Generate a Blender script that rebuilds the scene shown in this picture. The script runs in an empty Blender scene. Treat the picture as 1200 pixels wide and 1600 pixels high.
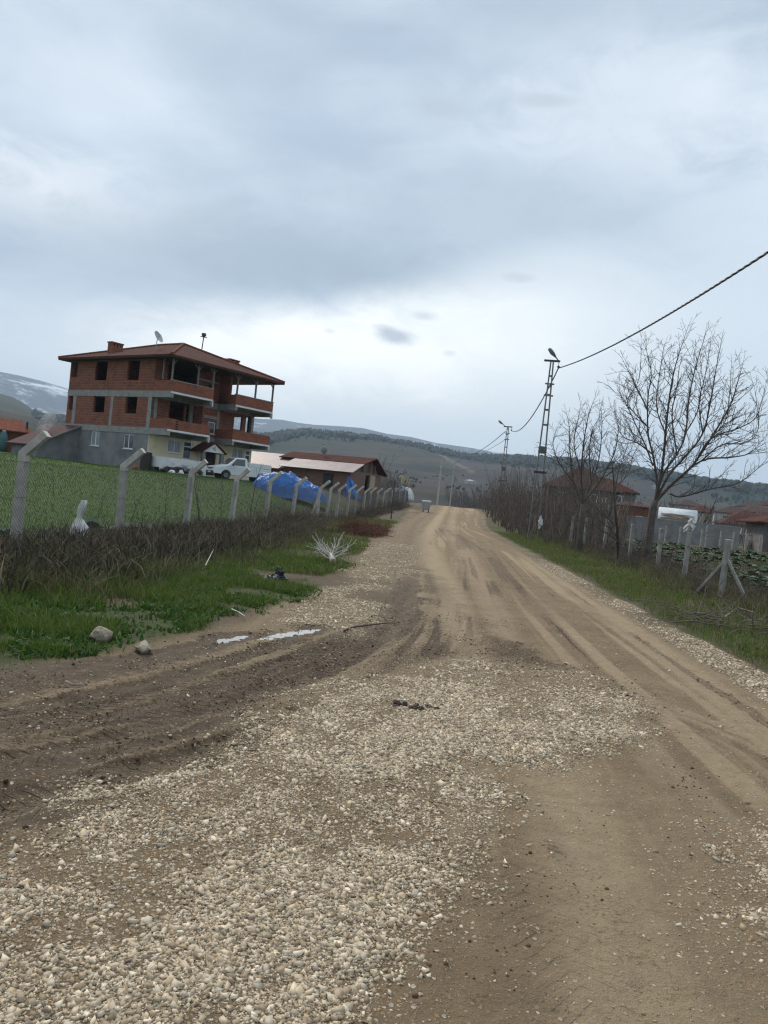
import bpy, math, random
import numpy as np
from mathutils import Vector, Matrix
random.seed(7); rng = np.random.default_rng(7)
SC = bpy.context.scene; COL = SC.collection
R_ = math.radians

# ------------------------------------------------------------------ camera model
FPX = 1200.; ROLL = R_(6.0); PIT = R_(-1.27); CH = 1.6
_F = np.array([0, math.cos(PIT), math.sin(PIT)]); _U0 = np.array([0, -math.sin(PIT), math.cos(PIT)]); _R0 = np.array([1., 0, 0])
_R = _R0*math.cos(ROLL)+_U0*math.sin(ROLL); _U = -_R0*math.sin(ROLL)+_U0*math.cos(ROLL); _O = np.array([0, 0, CH])
def ray(u, v): return _R*(u-600)/FPX+_U*(800-v)/FPX+_F
def gnd(u, v, z=0.):
    d = ray(u, v); return _O+d*((z-CH)/d[2])
def dep(u, v, Y):
    d = ray(u, v); return _O+d*(Y/d[1])
def azel(u, v):
    d = ray(u, v); return math.atan2(d[0], d[1]), d[2]/math.hypot(d[0], d[1])

# ------------------------------------------------------------------ numpy noise
def _hash(i, j, s):
    n = (i.astype(np.int64)*374761393+j.astype(np.int64)*668265263+s*1442695041) & 0x7fffffff
    n = ((n ^ (n >> 13))*1274126177) & 0x7fffffff
    return ((n ^ (n >> 16)) & 0xffff)/65535.
def vnoise(x, y, s=0):
    x = np.asarray(x, float); y = np.asarray(y, float)
    i = np.floor(x); j = np.floor(y); fx = x-i; fy = y-j; fx = fx*fx*(3-2*fx); fy = fy*fy*(3-2*fy)
    a = _hash(i, j, s); b = _hash(i+1, j, s); c = _hash(i, j+1, s); d = _hash(i+1, j+1, s)
    return (a*(1-fx)+b*fx)*(1-fy)+(c*(1-fx)+d*fx)*fy
def fbm(x, y, s=0, o=4):
    t = 0; a = .5; n = 0
    for k in range(o):
        t = t+a*vnoise(np.asarray(x)*2**k, np.asarray(y)*2**k, s+k*17); n += a; a *= .5
    return t/n
def sm(a, b, x):
    t = np.clip((np.asarray(x, float)-a)/(b-a), 0, 1); return t*t*(3-2*t)

# ------------------------------------------------------------------ terrain
def fence_x(y): return -7.2+.106*y
def road_c(y): return 1.75+.0575*y
HRIDGE = [(-400, 560), (-200, 590), (0, 612), (21, 618), (42, 630), (64, 649), (81, 651), (200, 655), (330, 672), (415, 677), (442, 672), (475, 670), (505, 671), (540, 675), (592, 681), (617, 686), (655, 691), (677, 697), (706, 703), (735, 708), (759, 709), (796, 712), (816, 710), (834, 712), (900, 716), (966, 725), (1008, 731), (1050, 737), (1110, 749), (1170, 759), (1200, 763), (1400, 790), (1700, 820)]
MRIDGE = [(-400, 560), (-200, 565), (0, 580), (27, 585), (64, 594), (104, 606), (200, 628), (300, 640), (406, 653.6), (440, 655), (467, 660), (492, 663), (530, 665), (567, 668), (605, 677), (642, 682), (680, 691), (742, 700), (768, 705), (900, 722), (1050, 742), (1120, 751), (1160, 751), (1200, 756), (1400, 780), (1700, 815)]
_h = np.array([azel(u, v+(5 if u > 300 else 2)) for u, v in HRIDGE]); _m = np.array([azel(*p) for p in MRIDGE])
RH, RM = 1500., 4300.
def terrain(x, y):
    x = np.asarray(x, float); y = np.asarray(y, float); r = np.hypot(x, y); az = np.arctan2(x, y)
    d = fence_x(y)-x
    dr = np.maximum(x-road_c(y)-4, 0)
    zr = (.95*sm(48, 102, y)-3.2*sm(106, 190, y))*(1-sm(0, 14, dr))
    zr = zr-3.0*sm(106, 190, y)*sm(0, 14, dr)*.7
    zl = sm(13, 56, y)*1.5*sm(0, 9, d)*(1-sm(110, 200, y)) + .02*np.clip(d-18, 0, 60)*sm(20, 60, y)
    zn = zr*(1-.85*sm(0, 12, d)) + zl
    zn = zn + .10*sm(0, 2, x-road_c(y)-2.9)*(1-sm(3, 6, x-road_c(y)-2.9))*sm(6, 10, y)
    # far hills: one ridge 1.5 km away, lower folds before it, mountains 6.5 km away
    e = np.interp(az, _h[:, 0], _h[:, 1]); hz = e*RH+CH
    t = np.clip((r-170)/(RH-170), 0, None)
    nz = (fbm(x/260., y/260., 3, 4)-.5)*34*sm(300, 900, r)*(1-sm(1150, RH, r))
    up = hz*np.minimum(t, 1)**1.45
    over = hz*np.clip(1-(r-RH)/1500., 0, 1)
    hill = np.where(r < RH, up+nz, over)
    hill = hill+14*np.exp(-((r-420)/130.)**2)*sm(R_(-19), R_(-25), az)
    em = np.interp(az, _m[:, 0], _m[:, 1]); tm = np.clip((r-2700)/(RM-2700), 0, None)
    mz = (em*RM+CH)*np.where(r < RM, np.minimum(tm, 1)**1.1, np.clip(1-(r-RM)/1800, .3, 1))
    mz = mz+(fbm(x/460., y/460., 9, 5)-.5)*270*sm(2800, 3300, r)*(1-sm(3700, RM-60, r))
    back = sm(R_(70), R_(100), np.abs(az))
    return np.where(r < 170, zn, zn*(1-sm(170, 420, r))+(hill+mz)*(1-back))
def T(x, y): return float(terrain(np.array([x]), np.array([y]))[0])
def atg(u, v):                       # where the sight line through a photo point meets the terrain
    d = ray(u, v); t = 1.; p = _O
    for k in range(4000):
        q = _O+d*t
        if q[2] <= T(q[0], q[1]): break
        t *= 1.004
    return np.array([q[0], q[1], T(q[0], q[1])])

# ------------------------------------------------------------------ node helper
class G:
    def __init__(s, nt): s.nt = nt; s.nt.nodes.clear()
    def n(s, typ, *ins, out=0, **kw):
        nd = s.nt.nodes.new('ShaderNode'+typ); vec = {}
        for k, v in kw.items():
            if k[0].islower(): setattr(nd, k, v)
            else: vec[k] = v
        for i, v in enumerate(ins): s.put(nd.inputs[i], v)
        for k, v in vec.items(): s.put(nd.inputs[k.replace('_', ' ')], v)
        return nd.outputs[out]
    def put(s, sock, v):
        if v is None: return
        if isinstance(v, bpy.types.NodeSocket): s.nt.links.new(v, sock); return
        if sock.type == 'RGBA' and not isinstance(v, (int, float)) and len(v) == 3: v = (*v, 1)
        sock.default_value = v
    def math(s, op, a, b=None, c=None, clamp=False):
        nd = s.nt.nodes.new('ShaderNodeMath'); nd.operation = op; nd.use_clamp = clamp
        for i, v in enumerate((a, b, c)): s.put(nd.inputs[i], v)
        return nd.outputs[0]
    def mix(s, f, a, b, mode='MIX'):
        nd = s.nt.nodes.new('ShaderNodeMix'); nd.data_type = 'RGBA'; nd.blend_type = mode; nd.clamp_factor = True
        s.put(nd.inputs[0], f); s.put(nd.inputs[6], a); s.put(nd.inputs[7], b); return nd.outputs[2]
    def step(s, x, a, b, lo=0., hi=1.):
        nd = s.nt.nodes.new('ShaderNodeMapRange'); nd.interpolation_type = 'SMOOTHSTEP'
        s.put(nd.inputs[0], x); s.put(nd.inputs[1], a); s.put(nd.inputs[2], b); s.put(nd.inputs[3], lo); s.put(nd.inputs[4], hi); return nd.outputs[0]
    def noise(s, vec, scale, detail=3, rough=.55, dist=0., out=0):
        return s.n('TexNoise', Vector=vec, Scale=scale, Detail=detail, Roughness=rough, Distortion=dist, out=out)
    def mapv(s, vec, scale=(1, 1, 1), rot=(0, 0, 0), loc=(0, 0, 0)):
        nd = s.nt.nodes.new('ShaderNodeMapping'); s.put(nd.inputs[0], vec); nd.inputs[1].default_value = loc; nd.inputs[2].default_value = rot; nd.inputs[3].default_value = scale; return nd.outputs[0]
    def bump(s, h, strength=.5, dist=.01, normal=None):
        return s.n('Bump', Strength=strength, Distance=dist, Height=h, Normal=normal)
    def done(s, **kw):
        nd = s.nt.nodes.new('ShaderNodeBsdfPrincipled'); o = s.nt.nodes.new('ShaderNodeOutputMaterial')
        for k, v in kw.items(): s.put(nd.inputs[k.replace('_', ' ')], v)
        s.nt.links.new(nd.outputs[0], o.inputs[0]); return nd
def newmat(name):
    m = bpy.data.materials.new(name); m.use_nodes = True; return m, G(m.node_tree)
def objco(g): return g.n('TexCoord', out=3)
def M(name, c1, c2=None, scale=4., rough=.8, bump=.3, bs=None, dist=.01, metal=0., stain=None, stsc=1.2, stretch=(1, 1, 1), **kw):
    m, g = newmat(name); co = g.mapv(objco(g), stretch)
    c2 = c2 or tuple(v*.75 for v in c1)
    f = g.noise(co, scale, 5, .6)
    c = g.mix(g.step(f, .35, .65), c1, c2)
    if stain:
        f2 = g.noise(co, stsc, 6, .65, .4); c = g.mix(g.math('MULTIPLY', g.step(f2, .5, .7), .8), c, stain)
    h = g.noise(co, bs or scale*6, 4, .6)
    g.done(Base_Color=c, Roughness=rough, Metallic=metal, Normal=g.bump(h, bump, dist), **kw); return m

# ------------------------------------------------------------------ mesh helper
class MB:
    def __init__(s): s.v = []; s.f = []
    def add(s, vs, fs):
        o = len(s.v); s.v.extend([tuple(map(float, p)) for p in vs]); s.f.extend([tuple(o+i for i in f) for f in fs]); return s
    def box(s, x0, x1, y0, y1, z0, z1, mat=None):
        vs = [(x, y, z) for z in (z0, z1) for y in (y0, y1) for x in (x0, x1)]
        if mat is not None: vs = [tuple(mat @ Vector(p)) for p in vs]
        return s.add(vs, [(0, 2, 3, 1), (4, 5, 7, 6), (0, 1, 5, 4), (2, 6, 7, 3), (0, 4, 6, 2), (1, 3, 7, 5)])
    def prism(s, poly, axis, a, b):          # polygon in the two other axes, extruded along axis
        n = len(poly); vs = []
        for t in (a, b):
            for p, q in poly:
                vs.append((t, p, q) if axis == 0 else (p, t, q) if axis == 1 else (p, q, t))
        fs = [tuple(range(n)), tuple(range(2*n-1, n-1, -1))]+[(i, i+n, (i+1) % n+n, (i+1) % n) for i in range(n)]
        return s.add(vs, fs)
    def path(s, pts, rad, n=6, cap=True):
        pts = [Vector(p) for p in pts]
        if not hasattr(rad, '__len__'): rad = [rad]*len(pts)
        o = len(s.v); ref = None
        for i, p in enumerate(pts):
            d = (pts[min(i+1, len(pts)-1)]-pts[max(i-1, 0)])
            if d.length < 1e-9: d = Vector((0, 0, 1))
            d.normalize()
            if ref is None: ref = d.orthogonal().normalized()
            ref = (ref-d*ref.dot(d))
            if ref.length < 1e-6: ref = d.orthogonal()
            ref.normalize(); b = d.cross(ref)
            for k in range(n):
                a = 2*math.pi*k/n; q = p+(ref*math.cos(a)+b*math.sin(a))*rad[i]; s.v.append((q.x, q.y, q.z))
        for i in range(len(pts)-1):
            for k in range(n):
                a = o+i*n+k; b2 = o+i*n+(k+1) % n; s.f.append((a, b2, b2+n, a+n))
        if cap:
            s.f.append(tuple(o+k for k in range(n-1, -1, -1))); e = o+(len(pts)-1)*n; s.f.append(tuple(e+k for k in range(n)))
        return s
    def bar(s, p, q, w, h=None):             # square-section bar between two points
        p = Vector(p); q = Vector(q); h = h or w; d = (q-p); L = d.length; z = d.normalized()
        x = Vector((0, 0, 1)).cross(z)
        if x.length < 1e-4: x = Vector((1, 0, 0))
        x.normalize(); y = z.cross(x); m = Matrix((x, y, z)).transposed().to_4x4(); m.translation = p
        return s.box(-w/2, w/2, -h/2, h/2, 0, L, m)
    def ell(s, c, rx, ry, rz, nu=12, nv=8, jit=0., rot=None, seed=0):
        rr = random.Random(seed); vs = [(0, 0, -1)]; fs = []
        for j in range(1, nv):
            ph = -math.pi/2+math.pi*j/nv
            for i in range(nu):
                th = 2*math.pi*i/nu; k = 1+rr.uniform(-jit, jit); vs.append((k*math.cos(ph)*math.cos(th), k*math.cos(ph)*math.sin(th), k*math.sin(ph)))
        vs.append((0, 0, 1)); t = len(vs)-1
        for i in range(nu):
            fs.append((0, 1+(i+1) % nu, 1+i)); fs.append((t, t-nu+i, t-nu+(i+1) % nu))
        for j in range(nv-2):
            for i in range(nu):
                a = 1+j*nu+i; b = 1+j*nu+(i+1) % nu; fs.append((a, b, b+nu, a+nu))
        out = []
        for p in vs:
            q = Vector((p[0]*rx, p[1]*ry, p[2]*rz))
            if rot is not None: q = rot @ q
            out.append((q.x+c[0], q.y+c[1], q.z+c[2]))
        return s.add(out, fs)
    def wall(s, plane, t0, t1, a0, a1, z0, z1, holes=()):   # thick wall with openings; plane 'x': along y, 'y': along x
        A = sorted({a0, a1, *[h[0] for h in holes], *[h[1] for h in holes]}); Z = sorted({z0, z1, *[h[2] for h in holes], *[h[3] for h in holes]})
        A = [a for a in A if a0 <= a <= a1]; Z = [z for z in Z if z0 <= z <= z1]
        for i in range(len(A)-1):
            j = 0
            while j < len(Z)-1:
                k = j
                def solid(k): 
                    ca = (A[i]+A[i+1])/2; cz = (Z[k]+Z[k+1])/2
                    return not any(h[0] < ca < h[1] and h[2] < cz < h[3] for h in holes)
                if not solid(j): j += 1; continue
                while k+1 < len(Z)-1 and solid(k+1): k += 1
                if plane == 'x': s.box(t0, t1, A[i], A[i+1], Z[j], Z[k+1])
                else: s.box(A[i], A[i+1], t0, t1, Z[j], Z[k+1])
                j = k+1
        return s
    def build(s, name, mat, parent=None, smooth=False):
        me = bpy.data.meshes.new(name); me.from_pydata(s.v, [], s.f); me.validate(); me.update()
        if smooth: me.polygons.foreach_set('use_smooth', [True]*len(me.polygons))
        return link(name, me, mat, parent)
def link(name, me, mat, parent=None):
    o = bpy.data.objects.new(name, me); COL.objects.link(o)
    if mat: me.materials.append(mat)
    if parent: o.parent = parent
    return o
def npmesh(name, V, Fc, mat, parent=None, smooth=False, cols=None):   # V (n,3), Fc (m,k) one polygon size
    V = np.ascontiguousarray(V, np.float32); Fc = np.ascontiguousarray(Fc, np.int32); me = bpy.data.meshes.new(name); k = Fc.shape[1]
    me.vertices.add(len(V)); me.vertices.foreach_set('co', V.ravel()); me.loops.add(Fc.size); me.loops.foreach_set('vertex_index', Fc.ravel())
    me.polygons.add(len(Fc)); me.polygons.foreach_set('loop_start', np.arange(0, Fc.size, k, dtype=np.int32))
    try: me.polygons.foreach_set('loop_total', np.full(len(Fc), k, np.int32))
    except Exception: pass
    if smooth: me.polygons.foreach_set('use_smooth', np.ones(len(Fc), bool))
    for nm, c in (cols or {}).items():
        at = me.attributes.new(nm, 'FLOAT_COLOR', 'POINT'); c = np.asarray(c, np.float32)
        if c.shape[1] == 3: c = np.concatenate([c, np.ones((len(c), 1), np.float32)], 1)
        at.data.foreach_set('color', np.ascontiguousarray(c).ravel())
    me.update(calc_edges=True); me.validate()
    return link(name, me, mat, parent)
def empty(name, loc, rz=0.):
    o = bpy.data.objects.new(name, None); COL.objects.link(o); o.location = loc; o.rotation_euler = (0, 0, rz); o.empty_display_size = .2; return o
def tag(o, label=None, cat=None, group=None, kind=None):
    if label: o['label'] = label
    if cat: o['category'] = cat
    if group: o['group'] = group
    if kind: o['kind'] = kind
    return o
def dup(o, loc, rz=0., sc=1., label=None):
    r = o.copy(); COL.objects.link(r); r.location = loc; r.rotation_euler = (0, 0, rz); r.scale = (sc,)*3 if not hasattr(sc, '__len__') else sc
    if label: r['label'] = label
    for ch in [c for c in o.children]:
        c = ch.copy(); COL.objects.link(c); c.parent = r
        for g2 in [k for k in ch.children]:
            d = g2.copy(); COL.objects.link(d); d.parent = c
    return r

# ------------------------------------------------------------------ camera, light, sky
cam = bpy.data.cameras.new('camera'); co = bpy.data.objects.new('camera', cam); COL.objects.link(co); SC.camera = co
cam.sensor_fit = 'VERTICAL'; cam.sensor_height = 24; cam.lens = 24*FPX/1600; cam.clip_start = .05; cam.clip_end = 30000
mm = Matrix(((_R[0], _U[0], -_F[0], 0), (_R[1], _U[1], -_F[1], 0), (_R[2], _U[2], -_F[2], CH), (0, 0, 0, 1))); co.matrix_world = mm
SUN_EL, SUN_AZ = R_(40), R_(-30)     # azimuth from +Y towards +X
sl = bpy.data.lights.new('sun', 'SUN'); sl.energy = 1.5; sl.angle = R_(10); sl.color = (1, .93, .83)
so = bpy.data.objects.new('sun', sl); COL.objects.link(so)
sd = Vector((math.sin(SUN_AZ)*math.cos(SUN_EL), math.cos(SUN_AZ)*math.cos(SUN_EL), math.sin(SUN_EL))); so.rotation_euler = sd.to_track_quat('Z', 'Y').to_euler(); so.location = (0, 0, 50)
W = bpy.data.worlds.new('World'); SC.world = W; W.use_nodes = True
def make_world():
    g = G(W.node_tree); d = g.n('TexCoord', out=0)
    sx = W.node_tree.nodes.new('ShaderNodeSeparateXYZ'); g.put(sx.inputs[0], d); X, Y, Z = sx.outputs
    az = g.math('ARCTAN2', X, Y); el = g.math('ARCSINE', Z)
    ae = g.n('CombineXYZ', X=az, Y=el, Z=0.)
    den = g.math('ADD', g.math('MAXIMUM', Z, 0.), .12)
    pl = g.n('CombineXYZ', X=g.math('DIVIDE', X, den), Y=g.math('DIVIDE', Y, den), Z=0.)
    n1 = g.noise(g.mapv(pl, (.55, .75, 1), (0, 0, .25)), 1.0, 5, .5, .3)
    n2 = g.noise(g.mapv(ae, (2.2, 5.5, 1), (0, 0, .10)), 1.6, 6, .55, .35)
    n3 = g.noise(g.mapv(ae, (4, 8, 1), (0, 0, .12), (3, 1, 0)), 2.4, 8, .66, .7)
    # cloud deck, blue grey with paler billows
    deck = g.mix(g.step(g.math('ADD', g.math('MULTIPLY', n1, .55), g.math('MULTIPLY', n2, .45)), .36, .66), (.315, .392, .475), (.515, .588, .66))
    def blob(u, v, rx, ry, k, rot=0.):
        a, e = azel(u, v); e = math.atan(e)
        q = g.mapv(ae, (1, 1, 1), (0, 0, 0), (-a, -e, 0)); q = g.mapv(q, (1/rx, 1/ry, 1), (0, 0, 0))
        L = g.n('VectorMath', q, operation='LENGTH', out=1)
        return g.math('MULTIPLY', g.step(g.math('ADD', L, g.math('MULTIPLY', g.math('SUBTRACT', n3, .5), 1.8)), 1.15, .1), k)
    for (u, v, rx, ry, k, c) in [(60, 300, .18, .06, .6, (.80, .82, .84)), (200, 345, .16, .05, .35, (.74, .76, .79)), (1010, 170, .24, .11, .45, (.76, .80, .84)), (1250, 330, .2, .12, .35, (.60, .66, .72)), (150, 130, .22, .05, .25, (.6, .66, .72)),
                              (420, 405, .42, .065, .75, (.265, .335, .395)), (480, 200, .16, .06, .6, (.30, .385, .475)), (760, 330, .3, .07, .5, (.35, .42, .48)), (860, 20, .22, .05, .4, (.36, .42, .5))]:
        deck = g.mix(blob(u, v, rx, ry, k), deck, c)
    # bright clear strip under the deck's lower edge
    ed = [azel(u, v) for u, v in [(-300, 470), (100, 492), (330, 492), (600, 468), (800, 432), (1000, 412), (1200, 405), (1500, 330)]]
    cr = W.node_tree.nodes.new('ShaderNodeFloatCurve'); cv = cr.mapping.curves[0]
    def nx(a): return (a+.8)/1.6
    pts = [(nx(a), math.atan(e)) for a, e in ed]
    pts = [(0., pts[0][1])]+pts+[(1., pts[-1][1])]
    cv.points[0].location = pts[0]; cv.points[1].location = pts[-1]
    for p in pts[1:-1]: cv.points.new(*p)
    cr.mapping.update(); g.put(cr.inputs['Value'], g.math('MULTIPLY_ADD', az, 1/1.6, .5))
    edge = cr.outputs[0]
    dd = g.math('SUBTRACT', g.math('ADD', el, g.math('MULTIPLY', g.math('SUBTRACT', n3, .5), .055)), edge)
    low = g.mix(g.step(el, .0, .22), (.58, .665, .715), (.80, .83, .82))
    a0, e0 = azel(330, 560)
    warm = blob(400, 520, .42, .09, .8)
    low = g.mix(warm, low, (.97, .975, .94))
    lft = g.step(az, -.25, -.48)
    low = g.mix(g.math('MULTIPLY', lft, .7), low, (.50, .565, .625))
    rgt = g.step(az, .05, .42)
    low = g.mix(g.math('MULTIPLY', rgt, .8), low, (.50, .585, .655))
    soft = g.math('ADD', .028, g.math('MULTIPLY', g.math('ABSOLUTE', g.math('SUBTRACT', az, -.12)), .10))
    c = g.mix(g.step(dd, g.math('MULTIPLY', soft, -1), soft), low, deck)
    for (u, v, rx, ry, k) in [(622, 524, .034, .013, .85), (662, 494, .024, .008, .5), (600, 512, .02, .006, .4), (685, 168, .05, .016, .6), (855, 157, .05, .009, .5), (515, 517, .011, .005, .35), (703, 552, .011, .005, .35), (810, 434, .03, .008, .4)]:
        c = g.mix(blob(u, v, rx, ry, k), c, (.36, .41, .46))
    # brighter towards the zenith, as an overcast sky is
    c = g.mix(g.step(el, .75, 1.35), c, (1.0, 1.03, 1.07))
    sky = g.n('TexSky', sky_type='NISHITA', sun_disc=False, sun_elevation=SUN_EL, sun_rotation=SUN_AZ)
    bg1 = g.n('Background', Color=sky, Strength=.08); bg2 = g.n('Background', Color=c, Strength=.88)
    mxs = g.n('MixShader', .94, bg1, bg2); o = W.node_tree.nodes.new('ShaderNodeOutputWorld'); g.put(o.inputs[0], mxs)
make_world()
W.cycles.sampling_method = 'MANUAL'; W.cycles.sample_map_resolution = 512
SC.view_settings.view_transform = 'Standard'; SC.view_settings.look = 'None'; SC.view_settings.exposure = .74; SC.view_settings.gamma = 1
SC.render.engine = 'CYCLES'; SC.cycles.max_bounces = 6; SC.cycles.volume_bounces = 0; SC.cycles.use_denoising = True; SC.cycles.denoising_prefilter = 'NONE'; SC.cycles.sample_clamp_direct = 3.; SC.cycles.sample_clamp_indirect = 1.2; SC.cycles.filter_width = 1.25
SC.render.resolution_x = 768; SC.render.resolution_y = 1024

# ------------------------------------------------------------------ ground masks
def P(*px): return np.array([gnd(u, v)[:2] for u, v in px])
def poly_sd(x, y, pg):                # signed distance, positive inside
    n = len(pg); d = np.full(x.shape, 1e9); ins = np.zeros(x.shape, bool)
    for i in range(n):
        ax, ay = pg[i]; bx, by = pg[(i+1) % n]; ex, ey = bx-ax, by-ay
        t = np.clip(((x-ax)*ex+(y-ay)*ey)/(ex*ex+ey*ey+1e-12), 0, 1); d = np.minimum(d, np.hypot(x-ax-t*ex, y-ay-t*ey))
        c = ((ay > y) != (by > y)); xi = ax+(y-ay)*ex/(ey if abs(ey) > 1e-12 else 1e-12); ins ^= c & (x < xi)
    return np.where(ins, d, -d)
def line_uv(x, y, pl):                # along, across (signed), distance to a polyline
    best = np.full(x.shape, 1e9); U = np.zeros(x.shape); V = np.zeros(x.shape); s0 = 0.
    for i in range(len(pl)-1):
        ax, ay = pl[i]; ex, ey = pl[i+1]-pl[i]; L = math.hypot(ex, ey)
        t = np.clip(((x-ax)*ex+(y-ay)*ey)/(L*L), 0, 1); dx = x-ax-t*ex; dy = y-ay-t*ey; d = np.hypot(dx, dy); k = d < best
        best = np.where(k, d, best); U = np.where(k, s0+t*L, U); V = np.where(k, d*np.sign(ex*dy-ey*dx), V); s0 += L
    return U, V, best
def smooth_line(px, n=8):
    p = P(*px); out = []
    q = np.vstack([2*p[0]-p[1], p, 2*p[-1]-p[-2]])
    for i in range(1, len(q)-2):
        for t in np.linspace(0, 1, n, endpoint=False):
            a, b, c, d = q[i-1:i+3]; out.append(.5*((2*b)+(-a+c)*t+(2*a-5*b+4*c-d)*t*t+(-a+3*b-3*c+d)*t**3))
    out.append(p[-1]); return np.array(out)
GR1 = P((-500, 1520), (-200, 1390), (0, 1335), (150, 1285), (300, 1250), (400, 1190), (480, 1120), (560, 1080), (640, 1050), (740, 1040), (830, 1055), (900, 1060), (965, 1090), (1000, 1140), (960, 1170), (880, 1178), (800, 1195), (725, 1225), (670, 1285), (630, 1350), (615, 1420), (570, 1500), (500, 1600), (400, 2100), (-600, 2100))
GR1b = P((740, 1040), (830, 1055), (900, 1060), (965, 1090), (1000, 1140), (960, 1170), (880, 1178), (800, 1195), (690, 1250), (560, 1300), (480, 1260), (560, 1150), (640, 1080))
GR2 = P((655, 805), (640, 835), (622, 900), (600, 950), (560, 985), (470, 992), (400, 988), (440, 958), (525, 905), (565, 880), (595, 850), (625, 815), (640, 803))
GR4 = P((1095, 1255), (1160, 1285), (1300, 1240), (1300, 1520), (1180, 1490), (1130, 1400), (1110, 1330))
MUD1 = P((-600, 1060), (0, 1045), (150, 1030), (260, 1008), (330, 1003), (420, 1003), (520, 988), (585, 960), (632, 885), (652, 880), (662, 940), (700, 1020), (640, 1045), (560, 1075), (480, 1115), (400, 1195), (300, 1260), (150, 1300), (0, 1350), (-600, 1520))
MUD2 = P((650, 1330), (700, 1250), (770, 1212), (850, 1200), (880, 1260), (900, 1330), (945, 1400), (1000, 1500), (1030, 1650), (540, 1650), (610, 1450))
MUD3 = P((640, 880), (672, 880), (700, 905), (745, 950), (800, 1000), (900, 1040), (990, 1075), (1080, 1130), (1040, 1160), (985, 1120), (900, 1062), (740, 1045), (640, 1050), (655, 960))
PUDDLE = P((402, 997), (408, 994), (417, 993.5), (421, 990), (429, 989.5), (437, 986.5), (447, 987), (452, 984), (461, 984.5), (468, 981.5), (476, 982.5), (482, 980), (492, 981), (500, 980), (504, 982), (494, 984), (489, 987), (478, 987), (470, 990), (462, 989.5), (455, 993), (446, 992), (440, 995), (431, 994), (424, 997), (413, 996.5), (407, 999))
PUDDLE2 = P((336, 1000), (343, 996), (352, 995), (360, 996), (368, 992), (378, 991), (387, 990), (389, 993), (379, 996), (372, 999), (361, 999), (352, 1002), (342, 1002))
LANES = [([(-150, 1150), (0, 1130), (150, 1115), (300, 1080), (420, 1050), (540, 1010), (610, 960), (648, 890)], .17, 1., 0.),
         ([(-150, 1290), (0, 1262), (120, 1238), (230, 1205), (330, 1180), (450, 1120)], .15, 1., .8),
         ([(-150, 1205), (0, 1185), (200, 1145), (380, 1090), (560, 1035), (640, 960)], .16, .8, 0.),
         ([(1000, 1700), (950, 1600), (850, 1450), (790, 1330)], .16, .5, 0.)]
DUSTL = [([(740, 1050), (715, 970), (697, 915), (672, 865), (668, 835), (690, 808), (705, 795)], .20, .8), ([(1300, 1210), (1200, 1140), (1010, 1000), (880, 905), (800, 848), (752, 815), (742, 796)], .20, .75), ([(870, 1200), (920, 1320), (970, 1440), (1010, 1600), (1040, 1700)], .22, .75),
         ([(612, 1005), (650, 915), (668, 868)], .14, .5), ([(790, 1000), (760, 930), (725, 860), (705, 820), (715, 797)], .16, .5), ([(1300, 1110), (1100, 985), (960, 905), (850, 850), (770, 805), (738, 795)], .15, .5), ([(1050, 1600), (1080, 1450), (1000, 1300), (1000, 1250)], .3, .35)]
_lanes = [(smooth_line(l), w, k, lt) for l, w, k, lt in LANES]; _dust = [(smooth_line(l), w, k) for l, w, k in DUSTL]
GRASSL = [P((-600, 880), (0, 880), (300, 858), (470, 840), (560, 850), (555, 880), (500, 905), (470, 940), (410, 975), (300, 1005), (200, 1030), (120, 1045), (0, 1062), (-600, 1085))]
SW = smooth_line([(-400, 1225), (0, 1190), (200, 1150), (380, 1095), (540, 1030), (620, 960), (655, 880), (668, 830)])
SW2 = smooth_line([(850, 1150), (885, 1250), (930, 1360), (980, 1480), (1030, 1640), (1120, 1900)])
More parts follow.
